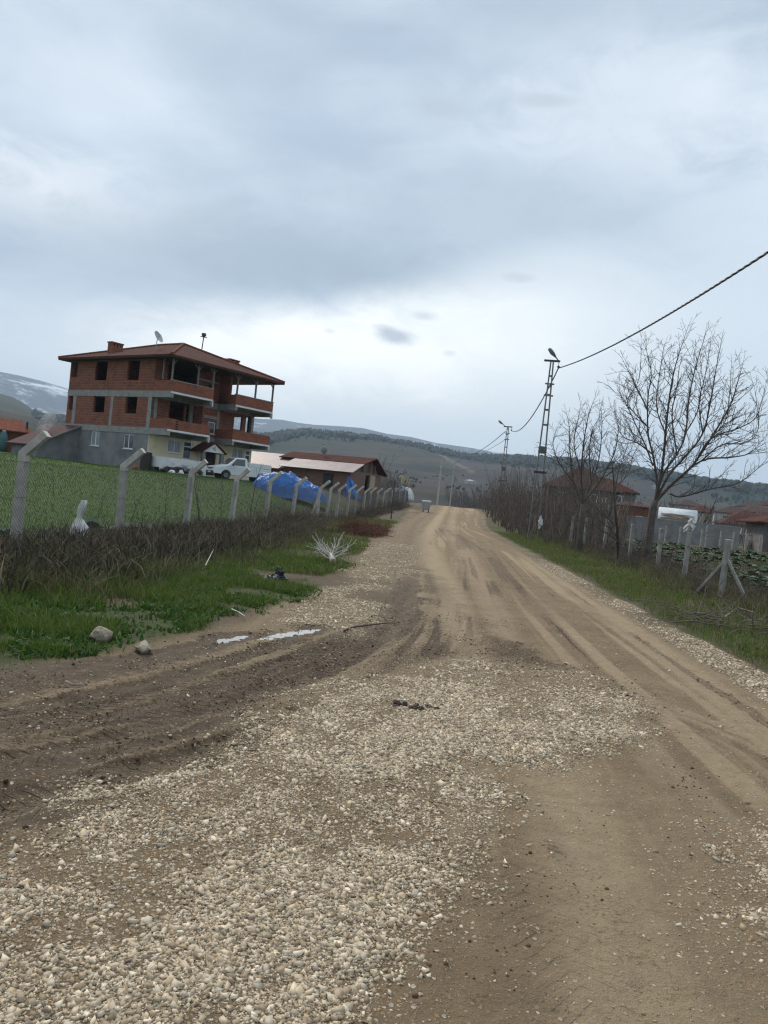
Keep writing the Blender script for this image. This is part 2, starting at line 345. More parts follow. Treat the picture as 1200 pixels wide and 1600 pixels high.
def masks(x, y):
    n1 = fbm(x*1.3, y*1.3, 21, 4)-.5; n2 = fbm(x*5, y*5, 31, 3)-.5; n3 = fbm(x*.35, y*.35, 41, 3)-.5
    wob = n1*.55+n2*.18
    far = sm(8, 25, y); xr = x-2.0*sm(45, 95, y)
    gr = sm(-.55, .4, poly_sd(x, y, GR1)+wob*1.3)
    gr = gr*(.74+.26*sm(-.1, .1, n1+.25*n2+.06))
    gr = np.maximum(gr, .95*sm(-.4, .4, poly_sd(x, y, GR1b)+wob*1.3))
    gr = np.maximum(gr, .98*sm(-.35, .35, poly_sd(x, y, GR2)+wob*1.2)*(.55+.45*sm(-.15, .1, n1)))
    gr = np.maximum(gr, .6*sm(-.5, .5, poly_sd(x, y, GR4)+wob*1.3))
    sr = np.abs(xr-(3.72+.06*y)+n1*.25); strip = sm(.42, .2, sr)*sm(4, 6, y)*(1-sm(70, 95, y)); gr = np.maximum(gr, strip*(1-.5*sm(-.05, .1, n3)*(y > 11)))
    # left shoulder of the far road
    ls = np.abs(xr-(-.85+.055*y)+n1*.5); gr = np.maximum(gr, 1.*sm(1.15, .4, ls)*sm(13, 17, y)*(1-sm(85, 110, y)))
    mud = np.maximum(sm(-.2, .2, poly_sd(x, y, MUD1)+wob*.8), .50*sm(-.6, .5, poly_sd(x, y, MUD2)+wob*1.5)*(.55+.7*sm(.7, .3, fbm(x*2.6, y*1.4, 151, 4)))); mud = np.maximum(mud, .58*sm(-.3, .35, poly_sd(x, y, MUD3)+wob*1.2))
    rut = np.abs(xr-(-.12+.05*y)+.1*n1); mud = np.maximum(mud, .55*sm(.3, .1, rut)*sm(13, 17, y)*(1-sm(60, 80, y)))
    mud = mud*(1-.7*gr); pd_ = np.maximum(poly_sd(x, y, PUDDLE), poly_sd(x, y, PUDDLE2)); mud = np.maximum(mud, .95*sm(-.32, -.04, pd_+.25*wob)); gr = gr*(1-sm(-.2, 0, pd_))
    inroad = sm(-.25, .25, (3.55+.06*y)-xr+wob*.3)*sm(-.3, .3, xr-(-.45+.052*y)+wob*.6)
    inroad = np.where(y < 10.5, np.maximum(sm(-.25, .25, (3.5+.06*y)-x)*np.maximum(sm(-3.2, -2.6, x), sm(6.5, 4, y)), 0)*(1-sm(.0, .5, poly_sd(x, y, GRASSL[0]))), inroad)
    su, sv, _ = line_uv(x, y, SW); s1 = .6*fbm(sv*4.2, su*.22, 111, 3)+.4*fbm(sv*13, su*.5, 113, 2); s2 = fbm(sv*30, su*1.2, 115, 2)
    s1 = np.clip(.5+(s1-.5)*2.1, 0, 1); mz = mud.copy()*sm(-1.6, -.9, -np.abs(sv))*(1-sm(10, 14, y))
    mud = mud*np.where(mz > 0, (1-mz)+mz*(.45+.75*sm(.62, .30, s1)), 1)
    ru, rv, _ = line_uv(x, y, SW2); s3 = np.clip(.5+(.6*fbm(rv*3.2, ru*.25, 117, 3)+.4*fbm(rv*11, ru*.6, 119, 2)-.5)*2.2, 0, 1); nz2 = (1-sm(6.5, 8.5, y))*sm(-.2, .4, x)
    dust = np.zeros(x.shape); du = np.zeros(x.shape); tu = np.zeros(x.shape); tv = np.zeros(x.shape); tm = np.zeros(x.shape); dz = np.zeros(x.shape)
    for pl, w, k in _dust:
        u, v, d = line_uv(x, y, pl); ww = w*(1+far*.6); dust = np.maximum(dust, k*sm(ww*1.9, ww*.4, d+wob*.25)); dz -= .012*sm(ww*1.5, 0, d)*(1-gr)
    for pl, w, k, lt in _lanes:
        u, v, d = line_uv(x, y, pl); m = k*sm(w*1.25, w*.85, d); kk = m > tm
        tu = np.where(kk, u, tu); tv = np.where(kk, v, tv); tm = np.maximum(tm, m*(.55+.45*sm(-.1, .1, n3)))
        dz -= k*(.6+1.2*n3)*(.013*sm(w*1.4, w*.5, d+wob*.08)-.010*sm(w*.9, w*1.3, d)*sm(w*2.3, w*1.3, d))*(.6+2.2*np.abs(n2))
        dust = np.maximum(dust, lt*.6*sm(w*1.2, w*.8, d))
    # the road's own streaks, drawn along its length
    st = .5*fbm((xr-road_c(y)+.25*np.sin(y*.12))*2.6, y*.06, 51, 3)+.5*fbm((xr-road_c(y)+.2*np.sin(y*.17))*8, y*.10, 53, 3); st = np.clip(.5+(st-.5)*1.9, 0, 1); wy = np.maximum(sm(6, 14, y), sm(1.4, 2.6, x)*sm(2.5, 4, y))*(.45+.55*sm(.35, .6, fbm(x*.5, y*.16, 55, 3))); dust = np.maximum(dust, .8*sm(.5, .72, st)*wy)
    dust = np.maximum(dust, .65*sm(.55, .78, s3)*nz2*(1-mud)); dust = np.maximum(dust, .55*mz*sm(.62, .85, s1)); mud = np.maximum(mud, .34*sm(.46, .18, s3)*nz2*inroad*(1-gr)); mud = np.clip(mud, 0, 1)
    dz += ((s1-.5)*.05+(s2-.5)*.02)*mz*(1-.8*gr)+(st-.5)*.03*wy*inroad*(1-gr)+(s3-.5)*.022*nz2*(1-gr)
    mud = np.maximum(mud, (.52+.2*sm(20, 10, y))*sm(.48, .2, st)*wy*inroad*(1-sm(40, 70, y)))
    crop = sm(.3, 1.2, fence_x(y)-x-1.2)*(1-sm(58, 64, y+.0*x))*sm(10, 12, y)
    litter = sm(1.6, .6, np.abs(x-fence_x(y)-.7)/(1+.0*y)+n1*.8)*sm(6, 10, y)
    lr = np.abs(x-(5.9+.10*y)); litter = np.maximum(litter, sm(1.6, .5, lr+n1)*sm(12, 16, y))
    grass = (1-inroad)*sm(-.15, .12, n1+.12+.4*n2)*(1-.8*gr)
    grassL = sm(-.25, .35, poly_sd(x, y, GRASSL[0])+wob*1.2)
    grass = np.where((x < 1.6) & (y < 40) & (x > fence_x(y)), np.minimum(grass, 1)*grassL, grass)
    cab = sm(8.8, 10, x-.06*y)*sm(16, 20, y)*(1-sm(66, 72, y))
    grass = grass*np.where(x > 0, .35+.65*sm(-.06, .08, n3+.4*n1), 1)
    return dict(gr=gr, mud=mud, dust=dust, inroad=inroad, grass=grass*(1-.75*litter)*(1-.6*cab), crop=crop, litter=litter, tu=tu, tv=tv, tm=tm*(1-gr), dz=dz, n1=n1, n2=n2, cab=cab, strip=strip)

# ------------------------------------------------------------------ ground material
def ground_mat():
    m, g = newmat('ground'); co = g.n('NewGeometry', out=0)
    def attr(n):
        a = m.node_tree.nodes.new('ShaderNodeAttribute'); a.attribute_name = n; s = m.node_tree.nodes.new('ShaderNodeSeparateColor'); g.put(s.inputs[0], a.outputs[0]); return s.outputs
    gr, mud, dust = attr('mask_a'); grass, crop, litter = attr('mask_b'); tu, tv, tm = attr('track'); cab, rd, _x = attr('mask_c')
    flat = g.mapv(co, (1, 1, 0))
    nA = g.noise(flat, 1.7, 6, .6); nB = g.noise(flat, 9, 5, .65); nC = g.noise(flat, 45, 4, .7); nD = g.noise(flat, 160, 3, .7)
    mixn = g.math('ADD', g.math('MULTIPLY', nB, .5), g.math('MULTIPLY', nC, .5))
    road = g.mix(g.step(nA, .3, .7), (.272, .194, .110), (.208, .146, .082))
    road = g.mix(g.step(mixn, .42, .62), g.mix(.5, road, (.165, .120, .074)), road)
    dcol = g.mix(g.step(nC, .3, .7), (.45, .346, .218), (.375, .284, .174))
    road = g.mix(g.math('MULTIPLY', dust, g.step(mixn, .3, .6, .45, 1.)), road, dcol)
    mcol = g.mix(g.step(nB, .3, .7), (.060, .036, .016), (.112, .071, .033)); mcol = g.mix(g.step(g.math('ADD', g.math('MULTIPLY', nD, .5), g.math('MULTIPLY', nC, .5)), .47, .62), mcol, (.028, .017, .009))
    road = g.mix(g.math('MULTIPLY', g.step(g.math('ADD', mud, g.math('ADD', g.math('MULTIPLY', g.math('SUBTRACT', nB, .5), .9), g.math('MULTIPLY', g.math('SUBTRACT', nC, .5), .9))), .34, .66), g.step(dust, 1., .3, .35, .92)), road, mcol)
    road = g.mix(g.math('MULTIPLY', g.step(g.math('ADD', g.math('MULTIPLY', nA, .3), g.math('ADD', g.math('MULTIPLY', nC, .35), g.math('MULTIPLY', nD, .35))), .53, .66), .75), road, (.095, .066, .04))
    # small pebbles pressed into the dirt
    vor = m.node_tree.nodes.new('ShaderNodeTexVoronoi'); g.put(vor.inputs['Vector'], flat); vor.inputs['Scale'].default_value = 42
    sep = m.node_tree.nodes.new('ShaderNodeSeparateColor'); g.put(sep.inputs[0], vor.outputs['Color'])
    peb = g.math('MULTIPLY', g.step(vor.outputs['Distance'], .46, .34), g.step(sep.outputs[0], g.math('SUBTRACT', .93, g.math('MULTIPLY', gr, 1.0)), g.math('SUBTRACT', .96, g.math('MULTIPLY', gr, .96))))
    pcol = g.mix(sep.outputs[1], (.37, .295, .205), (.60, .50, .37)); pcol = g.mix(g.step(sep.outputs[2], .8, .85), pcol, (.36, .23, .12))
    vor2 = m.node_tree.nodes.new('ShaderNodeTexVoronoi'); g.put(vor2.inputs['Vector'], flat); vor2.inputs['Scale'].default_value = 95
    sep2 = m.node_tree.nodes.new('ShaderNodeSeparateColor'); g.put(sep2.inputs[0], vor2.outputs['Color'])
    peb2 = g.math('MULTIPLY', g.step(vor2.outputs['Distance'], .45, .32), g.step(sep2.outputs[0], g.math('SUBTRACT', .9, g.math('MULTIPLY', gr, .8)), g.math('SUBTRACT', .94, g.math('MULTIPLY', gr, .8))))
    und = g.mix(g.math('MULTIPLY', gr, .8), road, g.mix(g.step(nC, .3, .7), (.142, .097, .052), (.272, .195, .108)))
    c = g.mix(g.math('MULTIPLY', peb2, .8), und, g.mix(sep2.outputs[1], (.31, .245, .168), (.50, .41, .295)))
    c = g.mix(g.math('MULTIPLY', peb, .95), c, pcol)
    # verge
    soil = g.mix(nB, (.085, .062, .040), (.15, .112, .07))
    gcol = g.mix(g.step(nA, .35, .65), (.042, .066, .014), (.066, .090, .020)); gcol = g.mix(g.step(mixn, .42, .6), gcol, (.062, .052, .026))
    lcol = g.mix(nC, (.085, .066, .046), (.155, .120, .080))
    ccol = g.mix(g.step(g.noise(g.mapv(flat, (.35, 3.2, 1), (0, 0, -.94)), 1.0, 4, .6), .35, .65), (.040, .074, .012), (.055, .094, .016)); ccol = g.mix(g.step(nB, .5, .75), ccol, (.06, .075, .024))
    v = g.mix(grass, soil, gcol); v = g.mix(litter, v, lcol); v = g.mix(crop, v, ccol)
    kcol = g.mix(g.step(nA, .45, .6), (.11, .078, .048), (.05, .075, .026)); v = g.mix(g.math('MULTIPLY', cab, .8), v, kcol)
    c = g.mix(rd, v, c); c = g.mix(g.math('MULTIPLY', g.math('SUBTRACT', 1., rd), g.math('MULTIPLY', gr, .9)), c, g.mix(peb, g.mix(peb2, und, (.34, .275, .20)), pcol))
    # bump: grain, pebbles, tyre lugs
    lug = g.math('SINE', g.math('MULTIPLY', g.math('ADD', tu, g.math('MULTIPLY', g.math('ABSOLUTE', tv), .75)), 2*math.pi/.085))
    lug = g.math('MULTIPLY', g.step(lug, -.3, .3), tm)
    h = g.math('ADD', g.math('MULTIPLY', nB, .04), g.math('MULTIPLY', nC, .022)); h = g.math('ADD', h, g.math('MULTIPLY', nD, .010))
    h = g.math('ADD', h, g.math('MULTIPLY', lug, .02)); h = g.math('ADD', h, g.math('MULTIPLY', peb, .012)); h = g.math('ADD', h, g.math('MULTIPLY', peb2, .005))
    rough = g.math('SUBTRACT', .95, g.math('MULTIPLY', mud, .22))
    g.done(Base_Color=c, Roughness=rough, Normal=g.bump(h, 1., 1.), Specular_IOR_Level=.3); return m
GM = ground_mat()

def hill_mat():
    m, g = newmat('hillside'); co = g.n('NewGeometry', out=0); a = m.node_tree.nodes.new('ShaderNodeAttribute'); a.attribute_name = 'hill'
    s = m.node_tree.nodes.new('ShaderNodeSeparateColor'); g.put(s.inputs[0], a.outputs[0]); forest, lane, mtn = s.outputs
    flat = g.mapv(co, (1, 1, 0)); wv = g.n('VectorMath', flat, g.n('VectorMath', g.noise(flat, .012, 3, out=1), operation='SCALE', Scale=60.), operation='ADD')
    v = m.node_tree.nodes.new('ShaderNodeTexVoronoi'); g.put(v.inputs['Vector'], wv); v.inputs['Scale'].default_value = .0095
    sv = m.node_tree.nodes.new('ShaderNodeSeparateColor'); g.put(sv.inputs[0], v.outputs['Color'])
    n1 = g.noise(flat, .02, 6, .65); n2 = g.noise(flat, .2, 4, .7)
    c = g.mix(g.step(sv.outputs[0], .35, .5), (.042, .037, .034), (.034, .037, .029)); c = g.mix(g.step(sv.outputs[1], .6, .7), c, (.052, .043, .039)); c = g.mix(g.step(sv.outputs[2], .78, .83), c, (.058, .066, .034))
    bd = g.noise(g.mapv(g.n('VectorMath', flat, g.n('VectorMath', g.noise(flat, .006, 3, out=1), operation='SCALE', Scale=90.), operation='ADD'), (.0028, .016, 0)), 1.0, 4, .6); c = g.mix(g.step(bd, .42, .58), c, (.060, .047, .043)); c = g.mix(g.math('MULTIPLY', g.step(bd, .60, .66), .8), c, (.055, .062, .036)); c = g.mix(g.math('MULTIPLY', g.step(bd, .44, .36), .85), c, (.026, .034, .026)); c = g.mix(g.math('MULTIPLY', g.step(g.noise(flat, .009, 5, .7), .52, .60), .8), c, (.022, .03, .024))
    c = g.mix(g.math('MULTIPLY', g.step(n1, .48, .6), .6), c, (.036, .036, .028)); c = g.mix(g.math('MULTIPLY', g.step(n2, .52, .7), .6), c, (.03, .032, .024))
    c = g.mix(g.math('MULTIPLY', forest, g.step(n1, .25, .45)), c, g.mix(n2, (.012, .022, .014), (.03, .045, .026)))
    c = g.mix(lane, c, (.20, .17, .14))
    # the snowy mountains
    n3 = g.noise(flat, .0034, 7, .65, .6); n4 = g.noise(flat, .018, 5, .7)
    sn = g.step(g.math('ADD', g.math('MULTIPLY', n3, .65), g.math('MULTIPLY', n4, .35)), .51, .63)
    mc = g.mix(sn, g.mix(n4, (.035, .045, .05), (.09, .10, .10)), (.72, .75, .80))
    c = g.mix(mtn, c, mc)
    g.done(Base_Color=c, Roughness=.95, Specular_IOR_Level=.1); return m
HM = hill_mat()

# ------------------------------------------------------------------ terrain sheets (one polar grid, split where the surfaces change)
def polar(th, rr):
    TH, RR = np.meshgrid(th, rr); return (RR*np.sin(TH)).ravel(), (RR*np.cos(TH)).ravel()
def quads(nt, nr, closed=False):
    i = np.arange(nr-1)[:, None]*nt+np.arange(nt-1)[None, :]; i = i.ravel(); return np.stack([i, i+1, i+nt+1, i+nt], 1)[:, ::-1]
def submesh(name, V, F, keep, mat, cols, smooth=True):
    f = F[keep]; u, inv = np.unique(f.ravel(), return_inverse=True); return npmesh(name, V[u], inv.reshape(f.shape), mat, None, smooth, {k: c[u] for k, c in cols.items()})
TH = np.concatenate([np.radians(np.linspace(-180, -44, 34, endpoint=False)), np.radians(np.linspace(-44, 44, 740, endpoint=False)), np.radians(np.linspace(44, 180, 35))])
RN = np.concatenate([[.02, .6, 1.1], np.geomspace(1.5, 150, 520)])
def gzv0(x, y):
    m_ = masks(x, y); return terrain(x, y)+m_['dz']+m_['gr']*.012+(m_['n1']*.03+m_['n2']*.02)*(1-.35*m_['inroad'])
x, y = polar(TH, RN); mk = masks(x, y); z = terrain(x, y)
near = 1-sm(14, 40, np.hypot(x, y))
mk['dz'] = mk['dz']+(fbm(x*7, y*7, 107, 5)-.5)*(.018+.050*mk['mud']*(1-.6*mk['gr']))+.02*np.abs(fbm(x*3, y*3, 109, 3)-.5)*mk['mud']; zz = z+near*(mk['dz']+mk['gr']*.012+(mk['n1']*.03+mk['n2']*.02)*(1-.35*mk['inroad'])+.05*mk['litter'])
pud = np.maximum(poly_sd(x, y, PUDDLE), poly_sd(x, y, PUDDLE2)); PL = float(np.mean(gzv0(PUDDLE[:, 0], PUDDLE[:, 1])))-.012; wp = sm(-.22, -.02, pud+.05*(fbm(x*9, y*9, 131, 3)-.5)); zz = zz*(1-wp)+(PL-.02*sm(-.03, .05, pud))*wp
V = np.stack([x, y, zz], 1); Fq = quads(len(TH), len(RN))
rdm = np.clip(np.maximum(mk['inroad'], 0), 0, 1)
cols = dict(mask_a=np.stack([mk['gr'], mk['mud'], mk['dust']], 1), mask_b=np.stack([mk['grass'], mk['crop'], mk['litter']], 1), mask_c=np.stack([mk['cab'], rdm, 0*rdm], 1), track=np.stack([mk['tu'], mk['tv'], mk['tm']], 1))
isr = rdm[Fq].mean(1) > .5
o = submesh('dirt_road', V, Fq, isr, GM, cols); o['kind'] = 'structure'
o = submesh('ground', V, Fq, ~isr, GM, cols); o['kind'] = 'structure'
R2 = np.concatenate([np.geomspace(150, 170, 4, endpoint=False), np.geomspace(170, 2900, 110)]); x, y = polar(TH, R2); z = terrain(x, y); r = np.hypot(x, y); az = np.arctan2(x, y)
sel = np.interp(az, [R_(-24), R_(-12), R_(-6), R_(1), R_(5), R_(24)], [.55, .5, .62, .80, .88, .55])
fo = sm(sel-.1, sel+.12, (r-170)/(RH-170)+(fbm(x/120, y/120, 77, 3)-.5)*.35)*(1-.95*sm(R_(-17), R_(-20), az)*(1-sm(520, 640, r)))
lane = np.zeros(len(x))
for pxs, rr_ in [([(640, 690), (677, 702), (700, 718), (722, 729), (742, 738)], None)]:
    q = np.array([azel(*p) for p in pxs]); ee = (z-CH)/np.maximum(r, 1); tgt = np.interp(az, q[:, 0], q[:, 1]); lane = np.where((az > q[0, 0]) & (az < q[-1, 0]) & (r > 300) & (r < 1500), np.maximum(lane, sm(.0026, .0010, np.abs(ee-tgt))), lane)
V2 = np.stack([x, y, z], 1)
o = npmesh('hills', V2, quads(len(TH), len(R2)), HM, None, True, dict(hill=np.stack([fo, lane*.55, 0*fo], 1))); o['kind'] = 'structure'
R3 = np.geomspace(2900, 5400, 60); x, y = polar(TH, R3); z = terrain(x, y)
o = npmesh('mountains', np.stack([x, y, z], 1), quads(len(TH), len(R3)), HM, None, True, dict(hill=np.stack([0*x, 0*x, 1+0*x], 1))); o['kind'] = 'structure'
# the air
mh, g = newmat('haze'); pv = mh.node_tree.nodes.new('ShaderNodeVolumePrincipled'); pv.inputs['Color'].default_value = (.62, .79, 1., 1); pv.inputs['Density'].default_value = HAZE = 1.75e-4; pv.inputs['Anisotropy'].default_value = .2
oo = mh.node_tree.nodes.new('ShaderNodeOutputMaterial'); mh.node_tree.links.new(pv.outputs[0], oo.inputs['Volume'])
hz = MB().box(-5450, 5450, -5450, 5450, -12, 520).build('haze', mh); hz['kind'] = 'stuff'

# ================================================================== materials for things
def brickmat(name, c1, c2, mortar, w=.34, h=.2, ms=.012, bmp=.5, stain=(.10, .05, .035)):
    m, g = newmat(name); co = objco(g); s = m.node_tree.nodes.new('ShaderNodeSeparateXYZ'); g.put(s.inputs[0], co)
    v = g.n('CombineXYZ', X=g.math('ADD', s.outputs[0], s.outputs[1]), Y=s.outputs[2], Z=0.)
    v = g.n('VectorMath', v, g.n('VectorMath', g.noise(co, 1.3, 2, out=1), operation='SCALE', Scale=.05), operation='ADD')
    b = m.node_tree.nodes.new('ShaderNodeTexBrick'); g.put(b.inputs['Vector'], v)
    for k, q in dict(Color1=(*c1, 1), Color2=(*c2, 1), Mortar=(*mortar, 1), Scale=1., Mortar_Size=ms, Mortar_Smooth=.3, Bias=0., Brick_Width=w, Row_Height=h).items(): b.inputs[k.replace('_', ' ')].default_value = q
    c = g.mix(g.math('MULTIPLY', g.step(g.noise(co, 1.1, 6, .65), .45, .7), .55), b.outputs[0], stain)
    c = g.mix(g.math('MULTIPLY', g.step(g.noise(co, 7, 4, .7), .45, .7), .35), c, c1)
    hh = g.math('ADD', g.math('MULTIPLY', b.outputs[1], -1.), g.math('MULTIPLY', g.noise(co, 40, 3), .4))
    g.done(Base_Color=c, Roughness=.9, Normal=g.bump(hh, bmp, .012)); return m
def tilemat(name, c1, c2, c3, w=.22, h=.36, axis=0):
    m, g = newmat(name); co = objco(g); s = m.node_tree.nodes.new('ShaderNodeSeparateXYZ'); g.put(s.inputs[0], co)
    geo = m.node_tree.nodes.new('ShaderNodeTexCoord'); n = m.node_tree.nodes.new('ShaderNodeSeparateXYZ'); g.put(n.inputs[0], geo.outputs[1])
    ax = g.math('GREATER_THAN', g.math('ABSOLUTE', n.outputs[0]), g.math('ABSOLUTE', n.outputs[1]))
    def pick(a, b): return g.math('ADD', g.math('MULTIPLY', ax, a), g.math('MULTIPLY', g.math('SUBTRACT', 1., ax), b))
    across = pick(s.outputs[1], s.outputs[0]); along = pick(s.outputs[0], s.outputs[1])
    wv = g.math('ABSOLUTE', g.math('SINE', g.math('MULTIPLY', across, math.pi/w))); sw = g.math('FRACT', g.math('DIVIDE', along, h))
    v = g.n('CombineXYZ', X=g.math('FLOOR', g.math('DIVIDE', across, w)), Y=g.math('FLOOR', g.math('DIVIDE', along, h)), Z=0.)
    wn = g.n('TexWhiteNoise', Vector=v, noise_dimensions='2D')
    c = g.mix(wn, c1, c2); c = g.mix(g.math('MULTIPLY', g.step(g.noise(co, .9, 6, .65), .45, .7), .7), c, c3)
    g.done(Base_Color=c, Roughness=1., Specular_IOR_Level=.12, Normal=g.bump(g.math('ADD', wv, g.math('MULTIPLY', sw, .5)), .8, .04)); return m
def corrmat(name, c1, c2, w=.2, axis=0, rust=(.16, .07, .05), rough=.5):
    m, g = newmat(name); co = objco(g); s = m.node_tree.nodes.new('ShaderNodeSeparateXYZ'); g.put(s.inputs[0], co)
    wv = g.math('SINE', g.math('MULTIPLY', s.outputs[axis], 2*math.pi/w))
    c = g.mix(g.step(g.noise(co, .8, 5, .6), .35, .65), c1, c2); c = g.mix(g.math('MULTIPLY', g.step(g.noise(g.mapv(co, (6, .7, .7)), 1.2, 5, .6), .5, .7), .6), c, rust)
    g.done(Base_Color=c, Roughness=rough, Normal=g.bump(g.step(wv, .2, .8), .9, .03)); return m
BR = brickmat('red_hollow_brick', (.255, .080, .042), (.165, .050, .029), (.24, .145, .10), .4, .22, .02)
BR2 = brickmat('bright_hollow_brick', (.29, .095, .047), (.20, .063, .035), (.19, .105, .072), .4, .2, .018)
BRB = brickmat('barn_brick', (.23, .135, .10), (.19, .108, .082), (.19, .13, .105), .3, .15, .012, .4, (.11, .075, .06))
CONC = M('bare_concrete', (.30, .295, .275), (.235, .23, .215), 2.5, .9, .25, 30, .01, stain=(.18, .175, .16))
REND = M('grey_render', (.225, .232, .228), (.17, .176, .175), 1.1, .9, .25, 24, .01, stain=(.125, .13, .13), stsc=.5)
CREAM = M('cream_paint', (.74, .655, .44), (.68, .60, .40), 1.6, .8, .1, 30, .005, stain=(.42, .37, .25), stsc=.7)
WHITE = M('white_paint', (.72, .73, .72), (.62, .63, .62), 1.5, .6, .1, 20, .005, stain=(.45, .45, .43), stsc=.9)
PVC = M('white_pvc', (.72, .73, .73), (.66, .67, .67), 3, .35, .02)
DARKW = M('dark_boards', (.028, .022, .02), (.045, .036, .03), 3, .8, .4, 20, .01, stretch=(4, 4, .4))
SOFF = M('soffit_wood', (.055, .038, .028), (.04, .028, .02), 3, .85, .4, 20)
WOODG = M('grey_timber', (.22, .195, .165), (.14, .12, .10), 6, .9, .5, 40, .006, stretch=(6, 6, .6))
PALEW = M('pale_timber', (.42, .36, .28), (.30, .25, .19), 6, .9, .4, 40, .006)
TILE = tilemat('weathered_roof_tiles', (.105, .042, .030), (.078, .033, .025), (.05, .028, .024))
TILEV = tilemat('muted_roof_tiles', (.098, .060, .050), (.08, .052, .045), (.066, .048, .043))
TILER = tilemat('orange_roof_tiles', (.22, .075, .045), (.165, .058, .038), (.10, .048, .038))
MET1 = corrmat('pink_corrugated_metal', (.235, .178, .178), (.18, .128, .128), .28)
MET2 = corrmat('maroon_corrugated_metal', (.125, .066, .066), (.16, .095, .095), .28)
MET3 = corrmat('dark_red_metal', (.085, .028, .03), (.065, .025, .027), .25, 1, (.05, .03, .03), .95)
def glassmat(name, c=(.05, .06, .065), r=.08):
    m, g = newmat(name); co = objco(g); g.done(Base_Color=g.mix(g.noise(co, 2.5, 3), c, tuple(v*1.6 for v in c)), Roughness=r, Specular_IOR_Level=.7); return m
GLASS = glassmat('window_glass'); CURT = M('lace_curtain_glass', (.33, .35, .36), (.24, .26, .27), 1.5, .15, .05, stretch=(6, 6, .5))
STEEL = M('galvanised_steel', (.20, .205, .205), (.135, .14, .14), 4, .5, .15, 40, .003, metal=.6, stain=(.11, .085, .065))
DKST = M('dark_steel', (.05, .05, .05), (.035, .034, .033), 5, .55, .2, 30)
BLACKP = M('black_plastic', (.012, .013, .016), (.02, .021, .026), 6, .35, .5, 12, .03)
CABLE = M('black_cable', (.012, .012, .013), (.02, .02, .02), 8, .6, .2)
POSTM = M('fence_concrete', (.46, .435, .385), (.36, .34, .30), 5, .92, .5, 60, .006, stain=(.22, .21, .18), stsc=3.)
POSTE = M('broken_concrete', (.62, .60, .54), (.5, .48, .42), 8, .95, .6, 40)
POSTR = M('aged_concrete', (.32, .31, .28), (.235, .23, .205), 5, .92, .5, 60, .006, stain=(.13, .13, .11), stsc=3.)
WIREM = M('wire', (.10, .098, .092), (.075, .07, .065), 5, .5, .1, metal=.3)
BARK = M('bark', (.125, .108, .09), (.07, .06, .05), 9, .95, .9, 30, .02, stretch=(3, 3, .6))
BARKD = M('dark_bark', (.060, .050, .043), (.038, .032, .028), 9, .95, .6, 30, .01)
TWIG = M('grey_twigs', (.10, .084, .07), (.062, .053, .045), 6, .9, .1)

